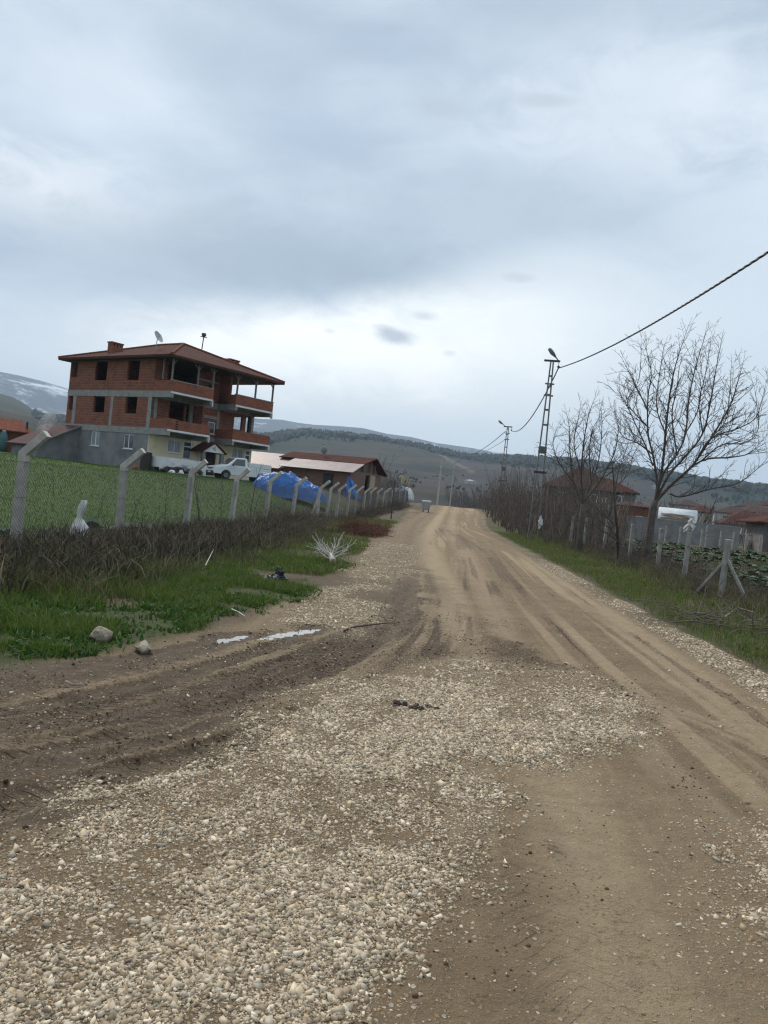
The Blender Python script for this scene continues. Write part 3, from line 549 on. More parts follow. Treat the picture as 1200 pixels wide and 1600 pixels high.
# ================================================================== the apartment block under construction
CB = np.array([-18.9, 60.]); BA = R_(36); BROT = math.pi/2-BA; BZ = 1.5
def bw(x, y, z): c, s = math.cos(BROT), math.sin(BROT); return (CB[0]+x*c-y*s, CB[1]+x*s+y*c, BZ+z)
def apartment():
    t = tag(empty('apartment_block', bw(0, 0, 0), BROT), 'unfinished red brick apartment block with hipped tile roof and grey ground storey', 'building')
    L, D = 11.0, 11.7
    # ground storey: render on the left facade, cream paint on the front
    MB().wall('x', 0, .25, 0, D, -1.2, 2.9, [(6.44, 7.7, 1.66, 2.86), (1.89, 3.14, 1.63, 2.8)]).wall('y', D-.25, D, .25, L, -1.2, 2.9).wall('x', L-.25, L, .252, D-.252, -1.2, 2.9).build('ground_storey_wall', REND, t)
    MB().wall('y', -.012, .24, .252, 11.1, -1.2, 2.9, [(1.91, 3.25, 1.62, 2.73), (3.47, 4.37, .55, 2.8), (5.9, 7.0, .2, 2.2), (8.79, 10.15, 1.62, 2.82), (10.36, 11.0, 1.0, 2.81)]).box(-.002, .25, -.012, -.002, 0, 2.9).build('painted_front_wall', CREAM, t)
    # frame: beams, slabs, columns
    sl = MB()
    for z0, z1 in ((2.9, 3.4), (5.8, 6.3)):
        sl.box(-.03, .3, -2.2, D+.02, z0, z1); sl.box(.3, L, .002, D, z1-.2, z1); sl.box(.3, L, -.03, 0, z0, z1)
        for a, b in ((.3, 4.2), (6.65, 11.0)):
            sl.box(a, b, -2.2, -.03, z1-.18, z1-.003)
            sl.box(b-.22, b, -2.19, -.04, z0+.02, z1-.18)
        sl.box(6.65, 6.9, -2.2, -.04, z0, z1-.18); sl.box(L-.3, L+.02, .002, D, z0, z1-.2); sl.box(.3, L-.3, D-.25, D, z0, z1-.2)
    sl.box(.25, L-.25, .25, D-.25, -.1, 0)
    sl.box(-.02, .25, D-.02, D+.02, 2.9, 3.4)
    sl.build('floor_slab', CONC, t)
    for z1 in (3.4, 6.3):
        for a, b in ((.0, 4.2), (6.65, 11.02)): MB().box(a, b, -2.225, -2.2, z1-.17, z1-.02).box(b-.08, b+.02, -2.224, -2.05, z1-.58, z1-.17).build('balcony_edge', WHITE, t)
    for y0, y1 in ((10.35, 10.8), (5.02, 5.4), (0.0, .45)):
        MB().box(-.02, .25, y0, y1, 3.4, 5.8).build('column', CONC, t)
    for x0 in (.26, 3.85, 6.7, 10.72):
        MB().box(x0, x0+.28, -.025, .25, 3.4, 5.8).build('column', CONC, t)
    # brick infill
    h1 = [(10.54, 11.45, 4.6, 5.8), (6.2, 7.8, 4.46, 5.8), (1.86, 3.35, 4.46, 5.8)]; h2 = [(10.62, 11.56, 7.44, 8.72), (6.3, 7.98, 7.13, 8.7), (1.97, 3.5, 7.12, 8.7)]
    MB().wall('x', 0, .2, 0, D, 3.4, 5.8, h1).wall('y', .0, .2, .2, L, 3.4, 5.8, [(1.75, 3.3, 3.45, 5.8), (3.42, 4.95, 3.45, 5.8), (5.8, 6.62, 3.7, 4.7), (8.66, 9.6, 4.45, 5.6), (10.05, 11.0, 3.45, 5.8)]).wall('x', L-.2, L, .2, D-.2, 3.4, 5.8, [(.6, 2.6, 4.0, 5.75)]).wall('y', D-.2, D, .2, L-.2, 3.4, 5.8).box(4.2, 4.4, -1.1, -.002, 3.4, 5.79).box(.2, L-.2, 5.6, 5.75, 3.4, 5.79).build('first_floor_brickwork', BR, t)  # last box: unseen inner partition, added to darken the window openings
    MB().wall('x', 0, .2, 0, D, 6.3, 8.95, h2).wall('y', .0, .2, .2, 7.6, 6.3, 8.95, [(1.3, 4.4, 6.35, 8.8), (5.45, 6.05, 6.85, 7.75)]).wall('x', 7.4, 7.6, .2, 5.2, 6.3, 8.95).wall('x', L-.2, L, 5.4, D, 6.3, 8.95).wall('y', D-.2, D, .2, L-.2, 6.3, 8.95).wall('y', 5.2, 5.4, .2, L-.0, 6.3, 8.95, [(8.2, 9.2, 6.3, 8.3)]).box(6.65, 6.85, -1.35, -.002, 6.3, 8.9).build('second_floor_brickwork', BR, t)
    MB().box(4.2, 6.65, -.03, 0, 4.95, 5.2).build('lintel', CONC, t); MB().box(4.4, 6.6, -.03, -.002, 7.95, 8.1).build('lintel', CONC, t)
    for (a, b) in ((0., 4.2), (6.65, 11.0)):
        for k, (z0, z1) in enumerate(((3.4, 4.16), (6.3, 7.12))):
            q = MB()
            if k == 0 and a == 0:
                q.box(1.0, b, -2.2, -2.0, z0, z1); q.box(a, .75, -2.19, -2.0, z0, z1+.06)
                for i in range(8):                         # toothed end of the unfinished parapet
                    if i % 2: q.box(.75, .98, -2.195, -2.01, z0+i*.1, z0+i*.1+.1)
                q.box(a, a+.2, -2.0, -.03, z0, z1)
            else: q.box(a, b, -2.2, -2.0, z0, z1); q.box(a, a+.2, -2.0, -.03, z0, z1)
            q.box(b-.2, b, -2.0, -.03, z0, z1); q.build('balcony_parapet', BR2, t)
    for a, b in ((-.02, 4.22), (6.63, 11.02)): MB().box(a, b, -2.22, -1.98, 7.12, 7.18).build('parapet_coping', CONC, t)
    # roof on timber posts
    for x0 in (0.06, 2.55, 4.1, 6.75, 8.85, 10.9):
        p = MB().box(x0-.06, x0+.06, -2.16, -2.04, 7.18, 9.0)
        for sx in (-1, 1):
            if 0 <= x0+sx*.5 <= 11: p.bar((x0, -2.1, 8.35), (x0+sx*.55, -2.1, 8.95), .07)
        p.build('roof_post', WOODG, t)
    MB().bar((.06, -1.0, 7.2), (.06, -1.0, 9.0), .11).build('roof_post', WOODG, t)
    e0, e1, f0, f1, ze = -.7, 11.6, -2.75, 12.6, 8.98
    ri0, ri1, zr = 3.9, 7.0, 11.25; xm = 5.55
    rf = MB().add([(e0, f0, ze), (e1, f0, ze), (e1, f1, ze), (e0, f1, ze), (xm, ri0, zr), (xm, ri1, zr)], [(0, 1, 4), (1, 2, 5, 4), (2, 3, 5), (3, 0, 4, 5)])
    rf.add([(e0, f0, ze-.14), (e1, f0, ze-.14), (e1, f1, ze-.14), (e0, f1, ze-.14)], [])
    for a, b in ((0, 1), (1, 2), (2, 3), (3, 0)): rf.f.append((a, a+6, b+6, b))
    roof = rf.build('roof', TILE, t)
    MB().box(e0+.02, e1-.02, f0+.02, f1-.02, ze-.19, ze-.141).build('soffit', SOFF, roof)
    rc = MB()
    for c in ((e0, f0), (e1, f0), (e1, f1), (e0, f1)):
        rc.path([(c[0], c[1], ze+.03), (xm, ri0 if c[1] < 0 else ri1, zr+.04)], .11, 6)
    rc.path([(xm, ri0, zr+.04), (xm, ri1, zr+.04)], .11, 6); rc.build('ridge_tiles', TILER, roof)
    def chimney(x0, y0, zb, zt, n=3):
        c = MB().box(x0-.55, x0+.55, y0-.3, y0+.3, zb, zt)
        for i in range(n+1): c.box(x0-.55+i*(1.1-.2)/n, x0-.55+i*(1.1-.2)/n+.2, y0-.3, y0+.3, zt, zt+.25)
        c.box(x0-.6, x0+.6, y0-.35, y0+.35, zt+.25, zt+.36); c.build('chimney', BR, roof)
    chimney(1.9, 8.3, 9.2, 10.35); chimney(9.6, 2.0, 9.4, 10.35, 2)
    d = MB(); rot = Vector((.3, -.8, .5)).normalized()
    q = rot.to_track_quat('Z', 'Y').to_matrix(); cs = [(0, 0, 0)]; n = 18
    vs = [tuple(q @ Vector((0, 0, 0))+Vector((2.3, 3.2, 11.1)))]
    for rr in (.25, .42, .52):
        for i in range(n): a = 2*math.pi*i/n; vs.append(tuple(q @ Vector((rr*math.cos(a), rr*math.sin(a), rr*rr*.55))+Vector((2.3, 3.2, 11.1))))
    fs = [(0, 1+i, 1+(i+1) % n) for i in range(n)]
    for r in range(2):
        for i in range(n): a = 1+r*n+i; b = 1+r*n+(i+1) % n; fs.append((a, a+n, b+n, b))
    d.add(vs, fs); d.path([(2.3, 3.2, 11.1), (2.35, 3.3, 10.0)], .035); d.path([(2.3, 3.2, 11.1), tuple(Vector((2.3, 3.2, 11.1))+rot*.45)], .02)
    ds = d.build('satellite_dish', M('dish_paint', (.42, .43, .42), (.34, .35, .34), 3, .5, .05), roof); mod = ds.modifiers.new('s', 'SOLIDIFY'); mod.thickness = .02
    p = MB().path([(8.1, 4.6, 10.3), (8.25, 4.6, 12.5)], .05).path([(8.25, 4.6, 12.5), (8.25, 4.6, 12.62)], [.06, .16]).path([(8.25, 4.6, 12.62), (8.25, 4.6, 12.85)], [.2, .2], 8).path([(7.9, 4.6, 12.5), (8.6, 4.6, 12.55)], .04); p.build('roof_mast', DKST, roof)
    # joinery
    def window(plane, a0, a1, z0, z1, glass=GLASS, split=1, at=0., name='window'):
        f = MB(); w = .07
        def bx(mb, p0, p1, q0, q1, t0, t1):
            if plane == 'x': mb.box(at+t0, at+t1, p0, p1, q0, q1)
            else: mb.box(p0, p1, at+t0, at+t1, q0, q1)
        bx(f, a0+.002, a0+w, z0, z1, .05, .13); bx(f, a1-w, a1-.002, z0, z1, .05, .13); bx(f, a0+w, a1-w, z0+.002, z0+w, .05, .13); bx(f, a0+w, a1-w, z1-w, z1-.002, .05, .13)
        if split: m = (a0+a1)/2; bx(f, m-.04, m+.04, z0+w, z1-w, .052, .128)
        o = f.build(name, PVC, t); p = MB(); bx(p, a0+w, a1-w, z0+w, z1-w, .08, .1); p.build('pane', glass, o)
        s = MB(); bx(s, a0-.06, a1+.06, z0-.06, z0, -.06, .1); s.build('sill', WHITE, o); return o
    window('x', 6.44, 7.7, 1.66, 2.86, CURT); window('x', 1.89, 3.14, 1.63, 2.8, GLASS)
    window('y', 1.91, 3.25, 1.7, 2.73, CURT, at=-.012); window('y', 8.79, 10.15, 1.7, 2.82, CURT, at=-.012); window('y', 5.8, 6.62, 3.7, 4.7, GLASS, 0)
    for a0, a1 in ((3.47, 4.37), (10.36, 11.0)):
        f = MB().box(a0, a0+.1, .04, .12, .55, 2.8).box(a1-.1, a1, .04, .12, .55, 2.8).box(a0+.1, a1-.1, .04, .12, 2.7, 2.8).box(a0+.1, a1-.1, .04, .12, 2.3, 2.4).box(a0+.1, a1-.1, .04, .12, .55, 1.4)
        o = f.build('balcony_door', PVC, t); MB().box(a0+.1, a1-.1, .07, .09, 1.4, 2.3).box(a0+.1, a1-.1, .07, .09, 2.4, 2.7).build('pane', GLASS, o)
    # porch with a small gable over the door
    pz = MB().prism([(4.3, 2.1), (6.6, 2.1), (5.45, 2.82)], 1, -1.5, -1.38); porch = pz.build('porch_gable', WHITE, t)
    rp = MB()
    for s_ in (-1, 1): rp.add([(5.45, -1.62, 2.96), (5.45, 0, 2.96), (5.45+s_*1.35, 0, 2.12), (5.45+s_*1.35, -1.62, 2.12), (5.45, -1.62, 2.86), (5.45, 0, 2.86), (5.45+s_*1.3, 0, 2.04), (5.45+s_*1.3, -1.62, 2.04)], [(0, 1, 2, 3), (7, 6, 5, 4), (0, 3, 7, 4), (1, 5, 6, 2), (2, 6, 7, 3)])
    rp.build('porch_roof', TILE, porch)
    em = MB()
    for a, b in ((5.3, 2.45), (5.5, 2.5), (5.42, 2.32), (5.6, 2.33)): em.prism([(a-.06, b-.05), (a+.05, b-.07), (a+.07, b+.04), (a-.02, b+.08)], 1, -1.506, -1.5)
    em.build('emblem', DKST, porch)
    for a, b in ((4.3, 4.55), (6.3, 6.6)): MB().box(a, b, -1.48, -1.25, .1, 2.1).build('porch_pier', REND, t)
    MB().box(5.9, 7.0, .06, .12, .2, 2.2).build('front_door', DARKW, t)
    # raised terrace with a white parapet and the dark void under it
    MB().box(-.3, 4.2, -2.2, -2.1, .42, 1.24).box(-.3, -.02, -2.2, -2.1, .1, .42).box(3.95, 4.2, -2.2, -2.1, .0, .42).box(-.3, -.2, -2.1, -.05, .42, 1.22).build('terrace_parapet', WHITE, t)
    MB().box(-.2, 4.2, -2.1, -.02, .42, .55).box(-.15, .1, -1.2, -.05, -.6, .42).build('terrace_slab', CONC, t)
    return t
apartment()

# ================================================================== generic bits
def house(name, label, cat, pos, rot, w, d, h, rise, wallm, roofm, wins=(), over=.5, hip=True, group=None, base=-2.5, chim=False):
    """x along the front (front face at y=0, facing -y), z up; wins: (x0, x1, z0, z1) on the front"""
    t = tag(empty(name, pos, rot), label, cat, group)
    MB().wall('y', 0, .2, 0, w, base, h, wins).box(0, .2, .2, d-.2, base, h).box(w-.2, w, .2, d-.2, base, h).box(0, w, d-.2, d, base, h).build('wall', wallm, t)
    r = MB(); a, b, c, e = -over, w+over, -over, d+over
    if hip: k = min(w, d)/2; rd = ((k, d/2), (w-k, d/2)) if w >= d else ((w/2, k), (w/2, d-k))
    else: rd = ((-over, d/2), (w+over, d/2))
    r.add([(a, c, h), (b, c, h), (b, e, h), (a, e, h), (*rd[0], h+rise), (*rd[1], h+rise)], [(0, 1, 5, 4), (1, 2, 5), (2, 3, 4, 5), (3, 0, 4)] if w >= d or not hip else [(0, 1, 4), (1, 2, 5, 4), (2, 3, 5), (3, 0, 4, 5)])
    r.add([(a, c, h-.12), (b, c, h-.12), (b, e, h-.12), (a, e, h-.12)], [(3, 2, 1, 0)]); n = 0
    for i, j in ((0, 1), (1, 2), (2, 3), (3, 0)): r.f.append((i, i+6, j+6, j))
    ro = r.build('roof', roofm, t)
    if chim: MB().box(w*.3, w*.3+.5, d*.4, d*.4+.5, h, h+rise+.6).build('chimney', BR, ro)
    for x0, x1, z0, z1 in wins:
        f = MB()
        for p in ((x0+.001, x0+.09, z0, z1), (x1-.09, x1-.001, z0, z1), (x0+.09, x1-.09, z0, z0+.09), (x0+.09, x1-.09, z1-.09, z1), ((x0+x1)/2-.04, (x0+x1)/2+.04, z0+.09, z1-.09)): f.box(p[0], p[1], -.03, .09, p[2], p[3])
        o = f.build('window', PVC, t); MB().box(x0+.08, x1-.08, .04, .06, z0+.08, z1-.08).build('pane', GLASS, o)
    return t
def gz(x, y, dz=0.): return (x, y, T(x, y)+dz)

# ---------------------------------------------------------------- left: annex, tiled shed, smoke
ax = tag(empty('lean_to_annex', bw(0, 0, 0), BROT), 'grey rendered lean-to with dark red sloping roof joined to the apartment block', 'annex')
MB().prism([(-3.7, -1.5), (-.002, -1.5), (-.002, 3.15), (-3.7, 1.30)], 1, 9.4, 9.6).box(-3.7, -3.5, 9.6, 13.4, -1.5, 1.25).box(-3.7, -.002, 13.2, 13.4, -1.5, 1.25).build('wall', REND, ax)
MB().add([(-.002, 9.2, 3.26), (-.002, 13.6, 3.26), (-4.05, 13.6, 1.22), (-4.05, 9.2, 1.22), (-.002, 9.2, 3.16), (-.002, 13.6, 3.16), (-4.05, 13.6, 1.12), (-4.05, 9.2, 1.12)], [(3, 2, 1, 0), (4, 5, 6, 7), (0, 4, 7, 3), (3, 7, 6, 2), (2, 6, 5, 1), (1, 5, 4, 0)]).build('roof', MET3, ax)
MB().bar((-.01, 9.17, 3.25), (-4.08, 9.17, 1.20), .05, .12).build('verge_board', CONC, ax)
sh = tag(empty('tiled_shed', (-33.0, 70.0, 1.9), R_(28)), 'low red brick shed with bright orange tiled roof at the field edge', 'shed')
MB().wall('y', 0, .2, -5.5, 0, -1., 1.95, [(-4.9, -3.6, -.2, 1.5)]).box(-.2, 0, .2, 4.6, -1, 1.95).box(-5.5, -5.3, .2, 4.6, -1, 1.95).box(-5.5, 0, 4.6, 4.8, -1., 1.95).build('wall', BR2, sh)
MB().add([(-6.2, -.5, 1.95), (.5, -.5, 1.95), (.5, 5.3, 1.95), (-6.2, 5.3, 1.95), (-3.9, 2.4, 3.1), (-.6, 2.4, 3.1), (-6.2, -.5, 1.85), (.5, -.5, 1.85), (.5, 5.3, 1.85), (-6.2, 5.3, 1.85)], [(0, 1, 5, 4), (1, 2, 5), (2, 3, 4, 5), (3, 0, 4), (9, 8, 7, 6), (0, 6, 7, 1), (1, 7, 8, 2), (2, 8, 9, 3), (3, 9, 6, 0)]).build('roof', TILER, sh)
MB().path([(-.1, .4, 1.9), (-.1, .4, 2.9)], .1, 8).build('stove_pipe', DKST, sh)
tp = MB(); tp.ell((0, 0, .9), .5, .35, 1.0, 10, 8, .12, seed=4)
o = tp.build('tarpaulin_bundle', M('teal_tarp', (.045, .15, .13), (.03, .10, .10), 3, .5, .5, 8, .05), None, True); p = dep(4, 690, 68.5); o.location = (p[0], p[1], T(p[0], p[1])); tag(o, 'dark teal tarpaulin bundle leaning on the brick shed', 'tarpaulin')
# smoke
msk, g = newmat('smoke'); c3 = objco(g); nz = g.noise(c3, 1.3, 4, .6, .5); s3 = msk.node_tree.nodes.new('ShaderNodeAttribute'); pv = msk.node_tree.nodes.new('ShaderNodeVolumePrincipled'); pv.inputs['Color'].default_value = (.86, .88, .9, 1); pv.inputs['Anisotropy'].default_value = .1
g.put(pv.inputs['Density'], g.math('MULTIPLY', g.step(nz, .42, .66), 1.7)); oo = msk.node_tree.nodes.new('ShaderNodeOutputMaterial'); msk.node_tree.links.new(pv.outputs[0], oo.inputs['Volume'])
pp = [dep(u, v, 65.)-np.array(dep(64, 682, 65.)) for u, v in ((64, 682), (62, 676), (65, 669), (72, 663), (79, 656), (87, 648))]
sm_ = MB().path([tuple(p) for p in pp], [.12, .38, .55, .62, .72, .6], 12); o = sm_.build('smoke', msk, None, True); o.location = dep(64, 682, 65.); sb = o.modifiers.new('s', 'SUBSURF'); sb.levels = 1; sb.render_levels = 1; o['kind'] = 'stuff'

# ---------------------------------------------------------------- barn with its lean-to
bn = tag(empty('brick_barn', (-3.66, 75., 1.12), R_(-25)), 'low brick barn with pink metal lean-to roof and open timber gable', 'barn')
MB().wall('y', 0, .2, -7.7, 0, -1.5, 2.35, [(-3.0, -1.8, .55, 2.0)]).box(-7.7, -7.5, .2, 7, -1.5, 2.35).box(-7.5, -.2, 6.8, 7, -1.5, 2.35).box(-.2, 0, .2, 3.4, -1.5, 2.35).box(-.2, 0, 4.3, 6.8, -1.5, 2.3).build('wall', BRB, bn)
MB().box(-2.95, -1.85, .08, .13, .6, 1.95).build('shutter', M('green_board', (.045, .06, .05), (.03, .04, .035), 3, .7), bn)
def slab(mb, a, b, c, d, th=.06):
    n = (Vector(b)-Vector(a)).cross(Vector(d)-Vector(a)).normalized()*th; q = [Vector(p) for p in (a, b, c, d)]
    return mb.add([tuple(p) for p in q]+[tuple(p-n) for p in q], [(0, 1, 2, 3), (7, 6, 5, 4), (0, 4, 5, 1), (1, 5, 6, 2), (2, 6, 7, 3), (3, 7, 4, 0)])
slab(MB(), (-8.0, -.45, 2.33), (.5, -.45, 2.33), (.5, 2.15, 3.42), (-7.6, 2.15, 3.42)).build('lean_to_roof', MET1, bn)
tr = MB(); slab(tr, (-9.6, 1.9, 3.36), (.55, 1.9, 3.36), (.55, 4.5, 4.12), (-9.6, 4.5, 4.12), .1); slab(tr, (.55, 7.4, 2.5), (-9.6, 7.4, 2.5), (-9.6, 4.5, 4.12), (.55, 4.5, 4.12), .1); tr.build('roof', TILE, bn)
for i, (y0, z0, z1) in enumerate(((2.8, .9, 3.5), (4.4, .6, 3.95), (5.5, .6, 3.4))): MB().bar((-.05, y0, z0-1.6), (-.05, y0, z1), .14).build('gable_post', WOODG, bn)
MB().bar((-.05, .3, 2.42), (-.05, 7., 2.42), .14).bar((.4, 4.5, 3.95), (-9, 4.5, 3.95), .14).build('roof_beam', WOODG, bn)
MB().prism([(.3, 2.36), (2.2, 3.35), (4.5, 3.98), (6.7, 2.55)], 0, -.32, -.22).build('gable_boards', BRB, bn)
MB().box(-.02, .03, 4.5, 5.6, 1.0, 2.3).build('plywood_sheet', M('plywood', (.42, .345, .24), (.36, .29, .2), 3, .8), bn)
d = MB().path([(-5.2, 3.6, 3.8), (-5.2, 3.6, 4.3)], .05); d.ell((-5.2, 3.5, 4.5), .38, .14, .4, 14, 8); d.build('satellite_dish', M('grey_dish', (.25, .26, .26), (.2, .2, .2), 3, .6), bn)
an = tag(empty('maroon_shed', (-3.66-7.9*math.cos(R_(25)), 75+7.9*math.sin(R_(25)), 1.1), R_(-25)), 'brick shed under maroon corrugated roof between barn and apartment block', 'shed')
MB().box(-6.5, 0, 0, .2, -1.5, 2.2).box(-6.5, -6.3, .2, 5, -1.5, 2.2).box(-.2, 0, .2, 5, -1.5, 2.2).box(-6.5, 0, 5, 5.2, -1.5, 2.2).build('wall', BRB, an)
slab(MB(), (-6.9, -.4, 2.15), (-.15, -.4, 2.05), (.0, 3.2, 3.7), (-6.9, 3.2, 3.75)).build('roof', MET2, an)
# ---------------------------------------------------------------- tarps
BLUE = None
def tarp_mat():
    m, g = newmat('blue_tarp'); co = objco(g); c = g.mix(g.step(g.noise(co, 1.4, 5, .6), .3, .7), (.008, .085, .31), (.015, .15, .44)); c = g.mix(g.math('MULTIPLY', g.step(g.noise(co, 3, 5, .7), .6, .75), .5), c, (.25, .38, .5))
    g.done(Base_Color=c, Roughness=.42, Normal=g.bump(g.noise(g.mapv(co, (2, 2, .8)), 2.2, 5, .6, 1.5), 1., .12)); return m
BLUE = tarp_mat()
def drape(name, label, cat, pos, rz, fx, fy, hfun, nx=92, ny=70, mat=BLUE):
    X, Y = np.meshgrid(np.linspace(-1, 1, nx), np.linspace(-1, 1, ny)); Z = hfun(X, Y)
    V = np.stack([(X*fx).ravel(), (Y*fy).ravel(), Z.ravel()], 1); o = npmesh(name, V, quads(nx, ny)[:, ::-1], mat, None, True); o.location = pos; o.rotation_euler = (0, 0, rz)
    md = o.modifiers.new('s', 'SOLIDIFY'); md.thickness = .012; return tag(o, label, cat)
def heap(X, Y):
    r = np.hypot(X*1.02, Y*1.05); b = np.clip(1-r**2.2, 0, 1)**.75
    f = fbm(X*2.2+5, Y*2.2, 61, 4)-.5; fold = np.abs(np.sin((X*3+Y*2.2+f*3)*2.3))
    return 1.28*np.minimum(b*1.7, 1)**.8*(1-.5*sm(-.1, .9, X))*(1+.55*f)+.22*fold*b+(.22*np.abs(fbm(X*5, Y*5, 63, 4)-.5)+.10*(fbm(X*13, Y*11, 64, 3)-.5))*1.2*sm(0, .2, b)+.04
p = (-6.4, 51.); drape('tarp_covered_heap', 'large crumpled blue tarpaulin draped over a heap beside white pickup', 'tarpaulin', gz(*p, -.05), R_(-12), 2.75, 1.7, heap)
p = gz(-1.75, 72.2); a, b = R_(-25), 0
def hang(X, Y): return 0*X+(.5+.5*Y)*2.6*(1-.25*sm(-.5, 1, X))+.06*np.sin(X*9+Y*2)
X, Y = np.meshgrid(np.linspace(0, 1, 22), np.linspace(0, 1, 22)); fo_ = .10*np.sin(X*14+Y*3)*(1-.5*Y)+.06*np.sin(Y*9+X*5)
V = np.stack([(X*2.6*(.35+.65*(1-Y))+fo_*.5).ravel()-.3, (-.35-.9*(1-Y)+fo_).ravel(), (Y*2.7*(1-.3*X)-.2).ravel()], 1)
o = npmesh('hanging_tarp', V, quads(22, 22)[:, ::-1], BLUE, None, True); o.scale = (.8, .8, .82); o.location = (-3.5, 74.3, 1.1); o.rotation_euler = (0, 0, R_(-25)); o.modifiers.new('s', 'SOLIDIFY').thickness = .012; tag(o, 'blue tarpaulin hanging from the open corner of the brick barn', 'tarpaulin')
# polytunnel, blue end band and pale cover
_tp = dep(622, 781, 100.); tn = tag(empty('polytunnel', (_tp[0], 100., _tp[2]-.1), R_(50)), 'small white and blue plastic covered tunnel behind the fence end', 'polytunnel')
def arch(x0, x1, r, h, mat, nm):
    q = MB(); n = 14
    for xx in (x0, x1):
        for i in range(n+1): a_ = math.pi*i/n; q.v.append((xx, r*math.cos(a_), h*math.sin(a_)))
    for i in range(n): q.f.append((i, i+1, n+2+i, n+1+i))
    o = q.build(nm, mat, tn, True); o.modifiers.new('s', 'SOLIDIFY').thickness = .04
arch(.0, .6, 1.22, 1.95, BLUE, 'blue_cover'); arch(.6, 1.9, 1.16, 1.85, M('pale_plastic', (.55, .57, .52), (.42, .45, .40), 3, .4, .5, 5, .05), 'pale_cover')
MB().path([(0., 1.2*math.cos(math.pi*i/12), 1.93*math.sin(math.pi*i/12)) for i in range(13)], .05, 5).build('hoop', STEEL, tn)

# ---------------------------------------------------------------- white pickup van
def pickup(loc, rz):
    t = tag(empty('pickup_van', loc, rz), 'white pickup van with covered load bed parked before the apartment block', 'van'); pm = M('white_van_paint', (.70, .71, .71), (.64, .65, .65), 2, .28, .03, Coat_Weight=.4)
    prof = [(-2.25, .38), (-2.28, .62), (-2.2, .88), (-1.35, 1.06), (-1.22, 1.10), (-.62, 1.62), (-.45, 1.68), (.22, 1.68), (.3, 1.6), (.34, 1.05), (2.25, 1.02), (2.28, .45), (1.85, .36), (1.78, .55), (1.6, .68), (1.38, .68), (1.2, .55), (1.12, .36), (-.92, .34), (-1., .55), (-1.18, .68), (-1.42, .68), (-1.6, .55), (-1.68, .36)]
    b = MB().prism(prof, 1, -.8, .8)
    for i, v in enumerate(b.v):
        if v[2] > 1.1: b.v[i] = (v[0], v[1]*.86, v[2])
    ob = b.build('body', pm, t); bv = ob.modifiers.new('b', 'BEVEL'); bv.width = .05; bv.segments = 3; bv.limit_method = 'ANGLE'
    ob2 = MB().box(.42, 2.24, -.79, .79, 1.03, 1.42).build('load_bed_cover', pm, t); bv = ob2.modifiers.new('b', 'BEVEL'); bv.width = .05; bv.segments = 2
    MB().add([(-1.185, -.63, 1.15), (-1.185, .63, 1.15), (-.665, .60, 1.60), (-.665, -.60, 1.60), (-1.21, -.63, 1.15), (-1.21, .63, 1.15), (-.69, .60, 1.61), (-.69, -.60, 1.61)], [(4, 5, 6, 7), (0, 4, 7, 3), (1, 2, 6, 5), (3, 7, 6, 2), (0, 1, 5, 4)]).build('windscreen', GLASS, t)
    for s_ in (-1, 1):
        y0 = s_*.775
        MB().add([(-.98, s_*.80, 1.09), (.12, s_*.80, 1.09), (.12, s_*.70, 1.58), (-.55, s_*.70, 1.58)]+[(-.98, s_*.81, 1.09), (.12, s_*.81, 1.09), (.12, s_*.71, 1.58), (-.55, s_*.71, 1.58)], [(4, 5, 6, 7), (0, 1, 2, 3), (0, 4, 7, 3), (1, 2, 6, 5), (3, 7, 6, 2), (0, 1, 5, 4)]).build('side_window', GLASS, t)
        MB().box(-2.27, -2.12, s_*.62-.16, s_*.62+.16, .68, .84).build('headlight', M('headlight_glass', (.5, .52, .54), (.4, .42, .44), 5, .1), t)
        MB().ell((-.85, s_*.93, 1.12), .06, .11, .09, 8, 6).build('wing_mirror', DKST, t)
        for wx in (-1.3, 1.49):
            w = MB().path([(wx, s_*.81, .31), (wx, s_*.62, .31)], .31, 20).build('tyre', BLACKP, t); MB().path([(wx, s_*.83, .31), (wx, s_*.8, .31)], [.17, .19], 12).build('rim', STEEL, w)
    MB().box(-2.31, -2.2, -.74, .74, .36, .56).build('bumper', DKST, t); MB().box(-2.285, -2.2, -.4, .4, .68, .8).build('grille', BLACKP, t)
    MB().box(-2.32, -2.309, -.25, .25, .42, .52).build('number_plate', WHITE, t); return t
p = dep(372, 752, 57.5); pickup(gz(p[0], p[1], .0), R_(33))

# clutter in front of the terrace
def bwg(x, y, dz=0.): q = bw(x, y, 0); return (q[0], q[1], T(q[0], q[1])+dz)
o = MB().path([(0, 0, -.3), (.0, 0, 1.25)], [.42, .42], 16).path([(0, 0, 1.25), (0, 0, 1.3)], [.44, .3], 16).build('water_barrel', DARKW); o.location = bwg(-.75, -1.0, .15); tag(o, 'tall black barrel standing at the corner of the block', 'barrel')
jk = MB()
for i in range(26):
    c = (random.uniform(-1.6, 1.6), random.uniform(-.5, .5), random.uniform(0, .3)); jk.box(-random.uniform(.1, .4), random.uniform(.1, .4), -.12, .12, -.08, random.uniform(.05, .3), Matrix.Translation(c) @ Matrix.Rotation(random.uniform(0, 6), 4, 'Z') @ Matrix.Rotation(random.uniform(-.6, .6), 4, 'X'))
o = jk.build('scrap_heap', M('dark_scrap', (.06, .055, .05), (.025, .022, .022), 2, .7, .5, stain=(.14, .11, .1), stsc=3.)); o.location = bwg(.9, -3.4, .05); o.rotation_euler = (0, 0, BROT); tag(o, 'low dark heap of scrap under the white terrace parapet', 'scrap heap')
